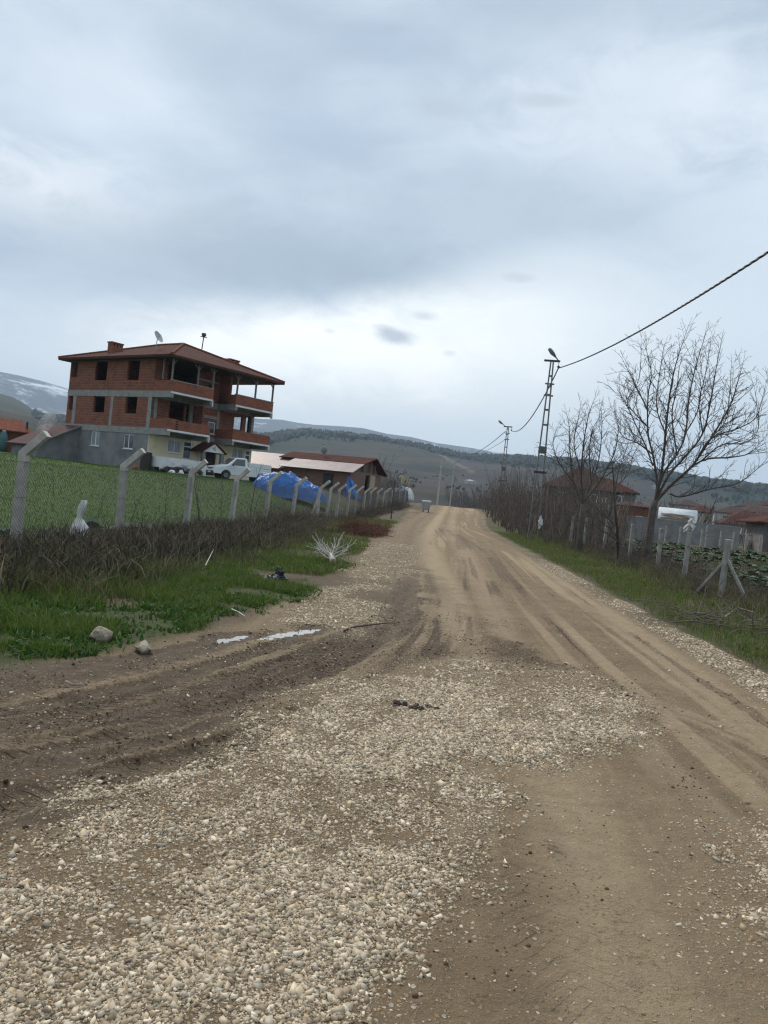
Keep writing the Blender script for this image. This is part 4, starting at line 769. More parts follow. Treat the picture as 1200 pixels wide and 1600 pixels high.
o = MB().ell((0, 0, .2), .62, .35, .28, 12, 8, .25, seed=9).build('plastic_sheet', M('grey_plastic', (.38, .37, .40), (.26, .25, .28), 4, .4, .6, 9, .05)); o.location = bwg(1.0, -3.5, .28); tag(o, 'crumpled grey plastic sheet lying on the scrap heap', 'plastic sheet')
for i, (a, b, l) in enumerate(((-.6, -4.0, 'pale block lying at the left end of the scrap heap'), (.1, -4.2, 'white bucket-sized lump on the kerb before the scrap heap'))):
    o = MB().ell((0, 0, .13), .24-.05*i, .18, .16+.06*i, 9, 6, .2, seed=i).build('pale_lump', WHITE); o.location = bwg(a, b); tag(o, l, 'rubble')
rw = [(-1.6, -4.6), (2.2, -4.9), (7.0, -5.2)]
kb = MB()
for i in range(16):
    a_ = bwg(-1.4+i*.62, -4.6-.04*i); b_ = bwg(-1.4+i*.62+.55, -4.62-.04*i); kb.bar((a_[0], a_[1], a_[2]-.05), (b_[0], b_[1], b_[2]-.05), .25, .3)
kb.build('kerb', CONC)['kind'] = 'structure'
dirt = MB()
o = MB().ell((0, 0, 0), 1.7, .6, .55, 16, 8, .12, seed=2).build('soil_heap', M('red_soil', (.20, .12, .08), (.14, .085, .06), 4, .95, .8, 12, .05)); o.location = bwg(-.9, .6, -.05); o.rotation_euler = (0, 0, BROT+1.57); tag(o, 'low reddish soil heap along the foot of the rendered wall', 'soil heap')

# ---------------------------------------------------------------- left fence: bent concrete posts and chain link
FD = Vector((.106, 1, 0)).normalized(); FN = Vector((1, -.106, 0)).normalized()    # FN towards the road
lf = tag(empty('chain_link_fence', gz(fence_x(12.4), 12.4)), 'long chain-link fence on bent concrete posts left of the dirt road', 'fence')
F0 = Vector(lf.location)
posts = [(8.7, 0, 0), (12.4, 0, .01), (16.1, .0, -.02), (19.9, .02, 0), (23.7, .03, .03), (27.6, .05, .02), (31.9, .05, .02), (35.7, .22, -.03), (39.8, .07, 0), (42.9, .03, 0), (46.6, .03, .01), (50.2, .0, .02), (53.8, .03, 0), (57.6, .0, -.02), (61.4, .02, 0), (65.2, .1, 0), (69, 0, 0), (72.8, .03, 0), (76.6, 0, .03), (80.4, .04, 0), (84.2, 0, 0), (88, .05, 0)]
for i, (yy, lean, jz) in enumerate(posts):
    b = Vector(gz(fence_x(yy), yy, -.3))-F0; k = Vector((lean*FN.x+jz*FD.x, lean*FN.y+jz*FD.y, 1)).normalized(); hgt = 1.93+random.uniform(-.03, .03)
    top = b+k*hgt; m = MB(); w = .135
    tip = top+(FN*.72+Vector((0, 0, .70))).normalized()*random.uniform(.47, .52)+k*0
    ax_ = [FN, FD]
    ring = lambda c, s, up=Vector((0, 0, 0)): [c+FN*s*a_+FD*s*b_+up*a_ for a_, b_ in ((-.5, -.5), (.5, -.5), (.5, .5), (-.5, .5))]
    r0, r1 = ring(b, w*1.08), ring(top, w, Vector((0, 0, -.05))); dirr = (tip-top).normalized(); pr = Vector((0, 0, 1)).cross(FD); perp = FD.cross(dirr).normalized()
    r2 = [tip+perp*(-w*.45*a_)+FD*w*.45*b_ for a_, b_ in ((1, -1), (-1, -1), (-1, 1), (1, 1))]
    if (r2[0]-r1[0]).length > (r2[1]-r1[0]).length: r2 = [r2[1], r2[0], r2[3], r2[2]]
    m.add(r0+r1+r2, [(3, 2, 1, 0), (0, 1, 5, 4), (1, 2, 6, 5), (2, 3, 7, 6), (3, 0, 4, 7), (4, 5, 9, 8), (5, 6, 10, 9), (6, 7, 11, 10), (7, 4, 8, 11)])
    m.add([p+dirr*.002 for p in r2], [(0, 1, 2, 3)])
    o = m.build('fence_post', POSTM, lf); bv = o.modifiers.new('b', 'BEVEL'); bv.width = .012; bv.segments = 2
    MB().add([p+dirr*.014 for p in r2]+[p+dirr*.001 for p in r2], [(0, 1, 2, 3), (0, 4, 5, 1), (1, 5, 6, 2), (2, 6, 7, 3), (3, 7, 4, 0)]).build('broken_end', POSTE, o)
    if lean > .2:
        o['label'] = 'fence post leaning far out of line'
        m2 = MB().bar(Vector(gz(fence_x(yy)+.35, yy+.3, -.2))-F0, Vector(gz(fence_x(yy)+.30, yy+.35, 1.1))-F0, .11); m2.build('fence_post', POSTM, lf)
def netting(y0, y1, h, off=.075, pitch=.075, w=.0022, sag=.0):
    V = []; F_ = []; L = (y1-y0)/FD.y; n = int(L/pitch)
    base = Vector((fence_x(y0), y0, 0))+FN*off
    for s_ in (1, -1):
        for i in range(-int(h/pitch)-1, n+int(h/pitch)+1):
            a0 = i*pitch; a1 = a0+s_*h
            t0, t1 = 0., 1.
            lo, hi = min(a0, a1), max(a0, a1)
            if hi < 0 or lo > L: continue
            if a0 < 0: t0 = (0-a0)/(a1-a0)
            if a0 > L: t0 = (L-a0)/(a1-a0)
            if a1 < 0: t1 = (0-a0)/(a1-a0)
            if a1 > L: t1 = (L-a0)/(a1-a0)
            P_ = []
            for t in (t0, t1):
                s2 = a0+(a1-a0)*t; q = base+FD*s2; P_.append(Vector((q.x, q.y, T(q.x, q.y)+.04+h*t)))
            d_ = (P_[1]-P_[0]).normalized(); e1 = FN*w; e2 = d_.cross(FN)*w; o_ = len(V)
            for P1 in P_:
                for k in range(3): a_ = 2*math.pi*k/3; V.append(tuple(P1+e1*math.cos(a_)+e2*math.sin(a_)-F0))
            for k in range(3): F_.append((o_+k, o_+(k+1) % 3, o_+3+(k+1) % 3, o_+3+k))
    return np.array(V), np.array(F_)
Vn, Fn = netting(8.7, 92, 1.5); npmesh('wire_netting', Vn, Fn, WIREM, lf)
for z0 in (.35, .95, 1.52):
    MB().path([tuple(Vector(gz(fence_x(yy)+.078, yy, z0))-F0) for yy, _, _ in posts], .004, 4).build('straining_wire', WIREM, lf)
# things along it
def at_ground(o, u, v, dz=0.): q = atg(u, v); o.location = (q[0], q[1], q[2]+dz); return o
sk = MB(); rings = [(0, .27, .18), (.12, .33, .2), (.3, .27, .17), (.45, .15, .1), (.53, .06, .05), (.62, .10, .05), (.78, .12, .045), (.92, .09, .03)]
n = 14
for k, (h_, a_, b_) in enumerate(rings):
    for i in range(n):
        t = 2*math.pi*i/n; wv = 1+(.16*math.sin(i*2.3+k)+.13*math.sin(i*5.1+k*.7))*(.8 if k < 5 else 1.3); sk.v.append((a_*math.cos(t)*wv+(.12*max(0, h_-.5)*2.6-.05*h_)+.02*math.sin(k), b_*math.sin(t)*wv, h_*.93+(.05*math.sin(i*1.7) if k == 0 else 0)))
for k in range(len(rings)-1):
    for i in range(n): a_ = k*n+i; b_ = k*n+(i+1) % n; sk.f.append((a_, b_, b_+n, a_+n))
sk.f.append(tuple((len(rings)-1)*n+i for i in range(n)))
o = sk.build('white_sack', M('white_plastic_sack', (.66, .66, .63), (.56, .56, .54), 4, .5, .7, 7, .05), None, True); o.location = gz(-5.66, 14.4, .16); o.scale = (.56, .6, .88); tag(o, 'white plastic sack tied at the neck hanging on the netting', 'sack')
bb = MB(); bb.ell((0, 0, .08), .26, .18, .12, 14, 8, .3, seed=3); bb.ell((.08, .02, .2), .1, .07, .16, 9, 6, .35, seed=5)
o = bb.build('black_bag', M('black_bin_bag', (.010, .012, .018), (.018, .021, .03), 5, .28, 1., 9, .08)); at_ground(o, 430, 910, -.02); o.scale = (.72,)*3; tag(o, 'crumpled black plastic bag lying on the grass bank', 'plastic bag')
RK = M('limestone', (.40, .345, .26), (.25, .195, .13), 7, .9, .9, 26, .02, stain=(.24, .16, .10), stsc=5.)
def rock(u, v, sx, sy, sz, seed, label):
    m = MB().ell((0, 0, 0), 1, 1, 1, 40, 26, 0); P_ = np.array(m.v); cuts = np.random.default_rng(seed).normal(size=(11, 3)); cuts /= np.linalg.norm(cuts, axis=1, keepdims=True)
    for c_ in cuts: dd = P_ @ c_; P_ -= np.outer(np.maximum(dd-(.60+.2*abs(c_[0])), 0), c_)
    k = 1+.16*(fbm(P_[:, 0]*3+P_[:, 2]*2+seed*9, P_[:, 1]*3-P_[:, 2]*1.7, 5, 5)-.5)+.10*(fbm(P_[:, 0]*11+P_[:, 2]*8, P_[:, 1]*11+seed, 6, 3)-.5)
    P_ = P_*k[:, None]*np.array([sx, sy, sz])*1.08; P_[:, 2] += sz*.62; m.v = [tuple(p) for p in P_]
    o = m.build('rock', RK); at_ground(o, u, v); o.rotation_euler = (.1, .06, seed); return tag(o, label, 'rock', 'rocks on the grass bank')
rock(156, 1001, .115, .09, .085, 1, 'rough pitted brown rock on the grass bank'); rock(223, 1019, .115, .08, .07, 2, 'squarish pale rock at the bottom edge of the grass bank')

# ================================================================== lamp poles, cables
def lamp_pole(loc, label, H_=9.55, head=1, rz=0.):
    t = tag(empty('lattice_lamp_pole', loc, rz), label, 'lamp post', 'lattice lamp posts along the road')
    for s_ in (-1, 1): MB().bar((s_*.27, 0, -.4), (s_*.065, 0, H_), .10, .065).build('leg', STEEL, t)
    m = []
    hs = [1.3, 2.15, 3.6, 4.95, 6.15, 6.95, 7.75, 8.2, 8.75]
    for h in hs: w = .27+(.065-.27)*h/H_; MB().box(-w, w, -.04, .04, h-.05, h+.05).build('rung', STEEL, t)
    MB().box(-.33, .33, -.055, .055, 3.55, 3.68).build('collar', DKST, t); MB().box(-.2, .2, -.12, .12, 4.62, 4.98).build('junction_box', M('grey_box', (.11, .115, .11), (.08, .085, .08), 3), t)
    for h in (8.3, 7.68): MB().box(-.24, .24, -.06, .06, h, h+.07).build('bracket', STEEL, t)
    MB().bar((-.42, 0, H_), (.42, 0, H_+.03), .09, .1).build('crossarm', DKST, t)
    x0 = .34 if head == 1 else -.30
    a = Vector((x0, 0, H_+.05)); dirh = Vector((-.66, -.25, .58)).normalized() if head == 1 else Vector((-.72, -.2, .45)).normalized(); b = a+dirh*.3
    arm = MB().path([tuple(a), tuple(b)], .03, 8).build('lamp_arm', DKST, t)
    c = b+dirh*.24; rot = dirh.to_track_quat('X', 'Z').to_matrix()
    prof = [(-.30, .045), (-.2, .085), (-.05, .13), (.12, .15), (.26, .13), (.34, .06)]
    hd = MB(); n = 14
    for q, r in prof:
        for i in range(n): an = 2*math.pi*i/n; hd.v.append(tuple(rot @ Vector((q, r*math.cos(an), r*.62*math.sin(an)))+c))
    for k in range(len(prof)-1):
        for i in range(n): p = k*n+i; q = k*n+(i+1) % n; hd.f.append((p, q, q+n, p+n))
    hd.f.append(tuple(range(n-1, -1, -1))); hd.f.append(tuple((len(prof)-1)*n+i for i in range(n)))
    lh = hd.build('lamp_head', M('lamp_housing', (.26, .265, .26), (.19, .195, .19), 4, .5, .05), t, True); MB().ell(tuple(c+rot @ Vector((.06, 0, -.05))), .2, .1, .07, 12, 6, 0, rot).build('lamp_glass', M('lamp_glass', (.3, .31, .3), (.24, .25, .24), 4, .15), lh)
    MB().path([(.36, 0, H_), (.37, 0, H_-.22), (.37, 0, H_-.24), (.37, 0, H_-.33)], [.012, .02, .09, .05], 10).build('insulator', DKST, t)
    return t
L1 = gz(8.05, 41.); L2 = gz(11.3, 76.); lamp_pole(L1, 'nearest tall lattice lamp post rising among the roadside bushes', 9.6-L1[2]); lamp_pole(L2, 'farther lattice lamp post seen over the bushes down the road', 9.55-L2[2], 0)
def far_pole(u, v, Y, vt, label, arm=False, r=.13):
    p = dep(u, v, Y); h = dep(u, vt, Y)[2]-T(p[0], p[1]); t = tag(empty('utility_pole', gz(p[0], p[1]), 0), label, 'utility pole', 'distant utility poles')
    MB().path([(0, 0, -1), (0, 0, h)], [r, r*.62], 10).build('pole', POSTM, t)
    if arm: MB().path([(0, 0, h), (.6, 0, h+.25), (1.2, 0, h+.7)], .05, 6).build('lamp_arm', STEEL, t)
    MB().box(-.22, .22, -.05, .05, h-.3, h-.22).build('crossarm', DKST, t); return t
far_pole(683, 787, 112., 712, 'tall pale pole left of the road where it bends away', r=.17); far_pole(703, 788, 150., 722, 'faint thinner pole beyond the road crest', True)
q = dep(612, 800, 52.); o = MB().path([(0, 0, -.4), (0, 0, 2.65)], [.045, .035], 8).path([(-.12, 0, 2.5), (.12, 0, 2.5)], .02, 6).build('steel_post', DKST); o.location = gz(q[0], q[1]); tag(o, 'thin dark steel post standing in front of the far fence end', 'post')
def cable(name, label, A_, B_, sag, r=.028, twist=True, n=40):
    m = MB(); A_ = Vector(A_); B_ = Vector(B_); pts = [A_.lerp(B_, i/n)-Vector((0, 0, 4*sag*(i/n)*(1-i/n))) for i in range(n+1)]
    if twist:
        fine = []; 
        for i in range(n*10+1):
            t = i/10; k = min(int(t), n-1); fine.append(pts[k].lerp(pts[k+1], t-k))
        d = (B_-A_).normalized(); e1 = d.orthogonal().normalized(); e2 = d.cross(e1)
        for s_ in range(3): m.path([p+(e1*math.cos(i*.55+s_*2.09)+e2*math.sin(i*.55+s_*2.09))*r*.62 for i, p in enumerate(fine)], r*.62, 5)
    else: m.path(pts, r, 5)
    return tag(m.build(name, CABLE), label, 'cable')
I1 = (L1[0]+.37, L1[1], 9.27); I2 = (L2[0]+.37, L2[1], 9.22)
cable('power_cable', 'thick twisted black cable from the near lamp post out past the frame', I1, (6.75, 5., 7.25), .6, .025)
cable('power_cable', 'black cable sagging between the two lattice lamp posts', I2, I1, 1.15, .03)
I4 = dep(712, 712, 150.)
cable('power_cable', 'upper thin cable from the farther lamp post to the distant poles', (L2[0]-.2, L2[1], 9.1), tuple(I4), 1.1, .035, False); cable('power_cable', 'lower thin cable from the farther lamp post to the distant poles', (L2[0]-.1, L2[1], 8.3), tuple(I4+np.array([.5, 0, -.5])), .6, .022, False)

# dumpster
db = tag(empty('wheeled_dumpster', gz(*atg(665, 800.5)[:2]), R_(-8)), 'small grey metal wheeled dumpster at the left edge of the road', 'dumpster')
b = MB().add([(-.55, -.4, .25), (.55, -.4, .25), (.55, .4, .25), (-.55, .4, .25), (-.68, -.52, 1.15), (.68, -.52, 1.15), (.68, .52, 1.15), (-.68, .52, 1.15)], [(3, 2, 1, 0), (0, 1, 5, 4), (1, 2, 6, 5), (2, 3, 7, 6), (3, 0, 4, 7), (4, 5, 6, 7)]); b.box(-.7, .7, -.54, -.52, 1.05, 1.15); b.build('body', M('dumpster_metal', (.34, .35, .355), (.26, .265, .27), 4, .55, .15, 30, stain=(.18, .15, .12)), db)
MB().prism([(-.56, 1.15), (.56, 1.15), (.5, 1.27), (0, 1.36), (-.5, 1.27)], 0, -.72, .72).build('lid', M('pale_lid', (.34, .35, .36), (.27, .28, .29), 3, .45, .1), db)
for i, (x_, y_) in enumerate(((-.42, -.3), (.42, -.3), (.42, .3), (-.42, .3))): MB().path([(x_-.05, y_, .11), (x_+.05, y_, .11)], .11, 10).box(x_-.03, x_+.03, y_-.04, y_+.04, .1, .26).build('wheel', BLACKP, db)
for s_ in (-1, 1): MB().path([(s_*.7, -.25, .9), (s_*.8, -.25, .9), (s_*.8, .25, .9), (s_*.7, .25, .9)], .025, 6).build('handle', STEEL, db)

db.scale = (.58, .6, .82)
# ---------------------------------------------------------------- right fence
rp_ = [(7.34, 16.4, 1.33), (7.95, 20.0, 1.36), (8.55, 23.6, 1.38), (8.75, 27.0, 1.4), (8.85, 30.6, 1.45), (9.0, 34.2, 1.42), (9.3, 37.9, 1.42), (9.6, 41.6, 1.4), (9.9, 45.3, 1.4), (10.2, 49., 1.4), (10.4, 53., 1.4), (10.6, 57., 1.4)]
rf_ = tag(empty('wire_fence', gz(*rp_[0][:2])), 'wire fence on straight weathered concrete posts right of the road', 'fence'); O1 = Vector(rf_.location)
for i, (x_, y_, h) in enumerate(rp_):
    b = Vector(gz(x_, y_, -.3))-O1; tp_ = b+Vector((random.uniform(-.03, .03)+.02, random.uniform(-.04, .04), h+.3)); m = MB().bar(b, tp_, .105, .105); o = m.build('fence_post', POSTR, rf_); bv = o.modifiers.new('b', 'BEVEL'); bv.width = .02; bv.segments = 2
x_, y_, h = rp_[0]
for (dx, dy, l) in ((-.55, .35, .72), (.42, -.6, .85)):
    o = MB().bar(Vector(gz(x_+dx, y_+dy, -.1))-O1, Vector(gz(x_+dx*.05, y_+dy*.05, l+.1))-O1, .05).build('brace_strut', POSTR, rf_)
for z0 in (.3, .7, 1.1, 1.32): MB().path([tuple(Vector(gz(a+.07, b, z0))-O1) for a, b, c in rp_], .005, 4).build('strand', WIREM, rf_)
WH = M('white_rag', (.62, .63, .62), (.5, .51, .5), 6, .7, .8, 12, .03)
def rag(x_, y_, z_, sx, sz, seed, label, rr=0.):
    rg = random.Random(seed); m = MB(); n = 7
    for s_ in range(3):
        p0 = Vector((0, 0, 0)); pts = []
        for i in range(n): pts.append(p0.copy()); p0 = p0+Vector((rg.uniform(-1, 1)*sx, rg.uniform(-1, 1)*sx*.5, -sz/n+rg.uniform(-.02, .03)))
        m.path(pts, [.012+.035*math.sin(math.pi*(i+.6)/n)*rg.uniform(.6, 1.4) for i in range(n)], 6)
    o = m.build('plastic_rag', WH); o.location = gz(x_, y_, z_); return tag(o, label, 'plastic rag')
rag(7.93, 19.9, 1.7, .07, .42, 3, 'white plastic rag tied to the top of the second right fence post'); q = dep(845, 812, 38.); rag(q[0], q[1], 1.35, .09, .75, 8, 'torn white plastic strips hanging in the bushes beside the lamp post')
bk = [(1039, 843, 832), (1061, 845, 825), (1095, 848, 836), (1102, 852, 830), (1124, 856, 835), (1144, 857, 836), (1164, 860, 839), (1185, 866, 846)]
bf = tag(empty('field_fence', gz(22, 68)), 'row of short pale posts at the far edge of the cabbage field', 'fence'); O2 = Vector(bf.location); pt = []
for i, (u, v, vt) in enumerate(bk):
    q = dep(u, v, 64.); b = Vector(gz(q[0], 64., -.2)); o = MB().bar(b-O2, b-O2+Vector((.02, 0, 1.75 if i != 3 else 2.1)), .13, .13).build('fence_post', POSTR, bf); pt.append(b-O2+Vector((0, 0, 1.2)))
MB().path(pt, .012, 4).build('strand', WIREM, bf)

# ---------------------------------------------------------------- buildings on the right
GREYW = M('grey_house_wall', (.16, .165, .165), (.12, .125, .125), .8, .9, .2, 20)
def hz_at(u, v, Y): q = dep(u, v, Y); return (q[0], q[1], T(q[0], q[1]))
p = hz_at(882, 800, 72); b0 = p[2]
house('two_storey_house', 'grey two-storey house with red hipped roof behind the roadside trees', 'house', (15.0, 72., -.1), R_(-10), 6.3, 8, 4.2, 2.35, GREYW, TILEV, [(.9, 1.9, 2.6, 3.7), (3.4, 4.6, 2.3, 3.8), (.6, 1.5, -.2, .8), (2.2, 3.2, -.2, .8), (5.0, 5.7, 2.5, 3.6)])
p = hz_at(968, 812, 82); house('brick_outbuilding', 'bright red brick outbuilding below a dull roofed house', 'outbuilding', (24.2, 82, 0.), R_(-8), 4.4, 4, 3.2, .5, BR2, MET3, [(2.4, 3.2, 1.2, 2.2)], over=.2)
house('dull_roofed_house', 'low house with dull brown roof and a row of white windows', 'house', (24.5, 100., 1.), R_(-8), 7.5, 6, 4.2, 1.7, GREYW, TILE, [(2., 3.4, 2.5, 3.7), (4.3, 5.9, 2.5, 3.7)])
wl = tag(empty('field_wall', (24.0, 72., .0), R_(-6)), 'long low grey wall at the back of the cabbage field', 'wall'); MB().box(-1.5, 9., 0, .25, -1, 2.0).build('masonry', M('grey_wall', (.23, .225, .22), (.185, .18, .175), 1.2, .9, .3, 15, stain=(.15, .145, .14)), wl); MB().box(-1.5, 9.02, -.03, .28, 2.0, 2.08).build('coping', CONC, wl)
ar = tag(empty('arched_woodshed', (26.8, 75.5, .0), R_(-20)), 'arched shed with white plastic roof and firewood stacked in front', 'shed')
q = MB(); n = 12
for xx in (0., 3.6):
    for i in range(n+1): a_ = math.pi*(i/n); q.v.append((xx, 2.0-2.0*math.cos(a_), 1.9+1.35*math.sin(a_)))
for i in range(n//2+1): q.f.append((i, i+1, n+2+i, n+1+i))
o = q.build('plastic_roof', M('white_sheeting', (.62, .65, .66), (.50, .54, .56), 2, .85, .5, 4, .05), ar, True); o.modifiers.new('s', 'SOLIDIFY').thickness = .05
q = MB(); q.prism([(0.05, -1), (0.05, 1.9)]+[(2.0-1.95*math.cos(math.pi*i/10), 1.9+1.3*math.sin(math.pi*i/10)) for i in range(11)]+[(3.95, -1)], 0, 3.4, 3.55); q.build('end_wall', M('dark_end_wall', (.075, .06, .052), (.055, .045, .04), 2), ar)
lg = MB()
for i in range(60):
    lg.path([(random.uniform(.2, 1.2), -.25-random.uniform(0, .3), 1.95+(i/60)*.75+random.uniform(-.05, .05)), (random.uniform(2., 3.4), -.25-random.uniform(0, .3), 1.95+(i/60)*.75+random.uniform(-.15, .1))], random.uniform(.03, .06), 5)
tag(lg.build('firewood_stack', PALEW), 'pale split poles stacked under the arched shed roof', 'firewood').location = (26.8, 75.5, .0)
bpy.data.objects['firewood_stack'].rotation_euler = (0, 0, R_(-20)); MB().box(.1, 3.4, -.7, .0, -1., 1.92).build('log_shelf', DARKW, ar)
gf = tag(empty('timber_frame', (32.3, 76.5, .05), R_(-8)), 'bare pale timber frame of an unfinished greenhouse by the field', 'timber frame')
for i in range(5): MB().bar((i*1.15, 0, -.8), (i*1.15, 0, 1.35), .1).build('upright', PALEW, gf)
for i in range(10): MB().bar((i*.5, -.1, 1.35), (i*.5+.55, 1.4, 1.95), .08).build('rafter', PALEW, gf)
for z_ in (.25, 1.35): MB().bar((-.2, -.06, z_), (5.1, -.06, z_), .09).build('rail', PALEW, gf)
for i in range(3): q = MB().ell((3.9+i*.55, -.6, .35), .33, .25, .5+.1*(i % 2), 9, 7, .2, seed=i); tag(q.build('feed_sack', M('pale_sack', (.42, .40, .34), (.32, .3, .25), 5, .8, .6, 9, .04)), ('plump pale sack left of its pair by the timber frame', 'taller pale sack in the middle by the timber frame', 'pale sack nearest the dark barn by the timber frame')[i], 'sack').location = (32.3, 76.5, .0)
house('dark_barn', 'grey walled barn with sagging brown tiled roof at the frame edge', 'barn', (35.6, 72., .1), R_(-12), 6, 7, 2.7, 1.3, M('barn_render', (.20, .19, .18), (.15, .14, .135), 1.5), TILE, [(.6, 1.1, .8, 1.8)], over=.9)
house('low_shed', 'low shed with grey sloping roof in front of the brown roofed barn', 'shed', (36.0, 68., -.1), R_(-12), 4, 3.4, 1.5, 1.0, M('shed_boards', (.12, .11, .1), (.09, .085, .08), 2), M('grey_sheet_roof', (.14, .14, .14), (.1, .1, .1), 2), [], over=.25, hip=False)
# village on the right slope
VW = [M('village_wall_pale', (.42, .40, .36), (.33, .32, .29), .6), M('village_wall_buff', (.36, .29, .21), (.29, .24, .18), .6), M('village_wall_grey', (.26, .26, .255), (.21, .21, .205), .6)]
vill = [(1118, 795, 230, 11, 0, 'orange tiled'), (1146, 803, 215, 9, 2, 'dull tiled'), (1165, 795, 250, 12, 0, 'red tiled'), (1190, 806, 220, 10, 1, 'brown tiled'), (1175, 812, 190, 8, 0, 'red tiled'), (1130, 812, 180, 8, 2, 'brown tiled'), (1085, 795, 260, 10, 1, 'dull tiled'), (1205, 798, 270, 12, 0, 'orange tiled'), (1152, 787, 320, 12, 1, 'red tiled'), (1188, 786, 340, 11, 0, 'brown tiled'), (1062, 785, 300, 11, 2, 'red tiled')]
for i, (u, v, Y, w, k, nm) in enumerate(vill):
    q = dep(u, v, Y); zt = T(q[0], q[1]); hw = max(2.8, q[2]-zt-.8)
    near_ = ('%s roofed village house, %s walls, %s' % (nm, ('pale', 'buff', 'grey')[k], ('broadest of the near rooftops', 'tucked behind the bare trees', 'on the upper edge of the village', 'cut by the picture edge', 'just above the brown barn roof', 'low among dark scrub', 'apart on the left of the village', 'half out of frame', 'highest but one on the slope', 'highest on the slope', 'seen through the big tree trunk fork')[i]))
    house('village_house', near_, 'house', (q[0], q[1], zt), R_(-20+13*(i % 4)), w, w*.8, hw, 2.2, VW[k], (TILEV, TILE)[i % 2 if 'brown' not in nm and 'dull' not in nm else 1], [(w*.2, w*.2+1.1, hw-2, hw-.8), (w*.6, w*.6+1.1, hw-2, hw-.8)] if hw > 2.9 else [(w*.3, w*.3+1.2, .8, 1.9)], group='village houses on the right slope')
for i, (u, v, vt, w) in enumerate(((1119, 767, 752, 4.5), (1133, 771, 755, 7))):
    Y = 1150; q = dep(u, v, Y); zt = T(q[0], q[1]); t = tag(empty('apartment_tower', (q[0], q[1], zt), R_(-15)), ('slim pale apartment tower far off below the forest ridge', 'wider pale apartment tower far off beside the slim one')[i], 'tower block'); hh = dep(u, vt, Y)[2]-zt
    MB().box(-w/2, w/2, -6, 6, -5, hh).build('wall', VW[0], t); MB().box(-w/2-.3, w/2+.3, -6.3, 6.3, hh, hh+.8).build('roof', VW[2], t)
    for f in range(5): MB().box(-w/2+1, w/2-1, -6.08, -6.01, hh-2.6-f*3.2, hh-1.2-f*3.2).build('window_band', GLASS, t)
for i, (u, v, Y, w, h, lb) in enumerate(((1163, 770, 700, 16, 3.5, 'small pale roofed hall far right below the forest'), (1193, 775, 650, 20, 4, 'long white roofed hall at the far right edge'), (1140, 772, 680, 10, 3, 'flat white building between tower and hall'), (1030, 748, 900, 12, 4, 'tiny pale farmhouse high on the slope behind the tree'), (738, 745, 700, 9, 3, 'tiny pale farm building on the hillside ahead'))):
    q = dep(u, v, Y); zt = T(q[0], q[1]); house('far_building', lb, 'building', (q[0], q[1], zt), R_(-10+i*17), w, 8, h, 1.2, VW[0], M('pale_roof%d' % i, (.45, .46, .47), (.36, .37, .38), .3), [(w*.3, w*.3+2, 1, 2.4)], over=.3, group='scattered far buildings')
q = dep(632, 748, 330.); zt = T(q[0], q[1]); t = tag(empty('stone_hut', (q[0], q[1], q[2]-1.2), R_(10)), 'small pale yellow stone hut alone on the hillside', 'hut'); YM = M('yellow_stone', (.50, .42, .24), (.38, .31, .17), .8)
MB().prism([(-1.9, -3), (-1.9, 1.9), (-1.2, 2.6), (-.2, 1.7), (1.1, 1.3), (1.9, .9), (1.9, -3)], 1, -1.2, 1.2).build('wall', YM, t); MB().box(.1, .7, -1.28, -1.201, -.6, .6).build('door', DARKW, t)

# ================================================================== vegetation
def segmesh(S, n=4):                         # S (m,8): p0, p1, r0, r1 -> tubes
    S = np.asarray(S, float); p0 = S[:, :3]; p1 = S[:, 3:6]; d = p1-p0; L = np.linalg.norm(d, axis=1, keepdims=True)+1e-9; d = d/L
    a = np.where(np.abs(d[:, 2:3]) < .9, np.array([[0, 0, 1.]]), np.array([[1., 0, 0]])); e1 = np.cross(d, a); e1 /= np.linalg.norm(e1, axis=1, keepdims=True)+1e-9; e2 = np.cross(d, e1)
    an = 2*np.pi*np.arange(n)/n; ring = e1[:, None, :]*np.cos(an)[None, :, None]+e2[:, None, :]*np.sin(an)[None, :, None]
    V = np.concatenate([p0[:, None, :]+ring*S[:, 6][:, None, None], p1[:, None, :]+ring*S[:, 7][:, None, None]], 1).reshape(-1, 3)
    k = np.arange(n); f = np.stack([k, (k+1) % n, n+(k+1) % n, n+k], 1); F_ = (np.arange(len(S))[:, None, None]*2*n+f[None]).reshape(-1, 4); return V, F_
def replicate(V, Fc, pos, rz, sc, tilt=None):
    m = len(pos); c, s = np.cos(rz), np.sin(rz); X = V[None, :, 0]*c[:, None]-V[None, :, 1]*s[:, None]; Y = V[None, :, 0]*s[:, None]+V[None, :, 1]*c[:, None]; Z = np.repeat(V[None, :, 2], m, 0)
    sc = np.asarray(sc, float); sc = sc[:, None] if sc.ndim == 1 else sc
    sx, sz_ = (sc[:, :1], sc[:, -1:])
    W_ = np.stack([X*sx, Y*sx, Z*sz_], 2)
    if tilt is not None: W_[:, :, 0] += W_[:, :, 2]*tilt[:, :1]; W_[:, :, 1] += W_[:, :, 2]*tilt[:, 1:]
    W_ += pos[:, None, :]; F_ = (np.arange(m)[:, None, None]*len(V)+Fc[None]).reshape(-1, Fc.shape[1]); return W_.reshape(-1, 3), F_
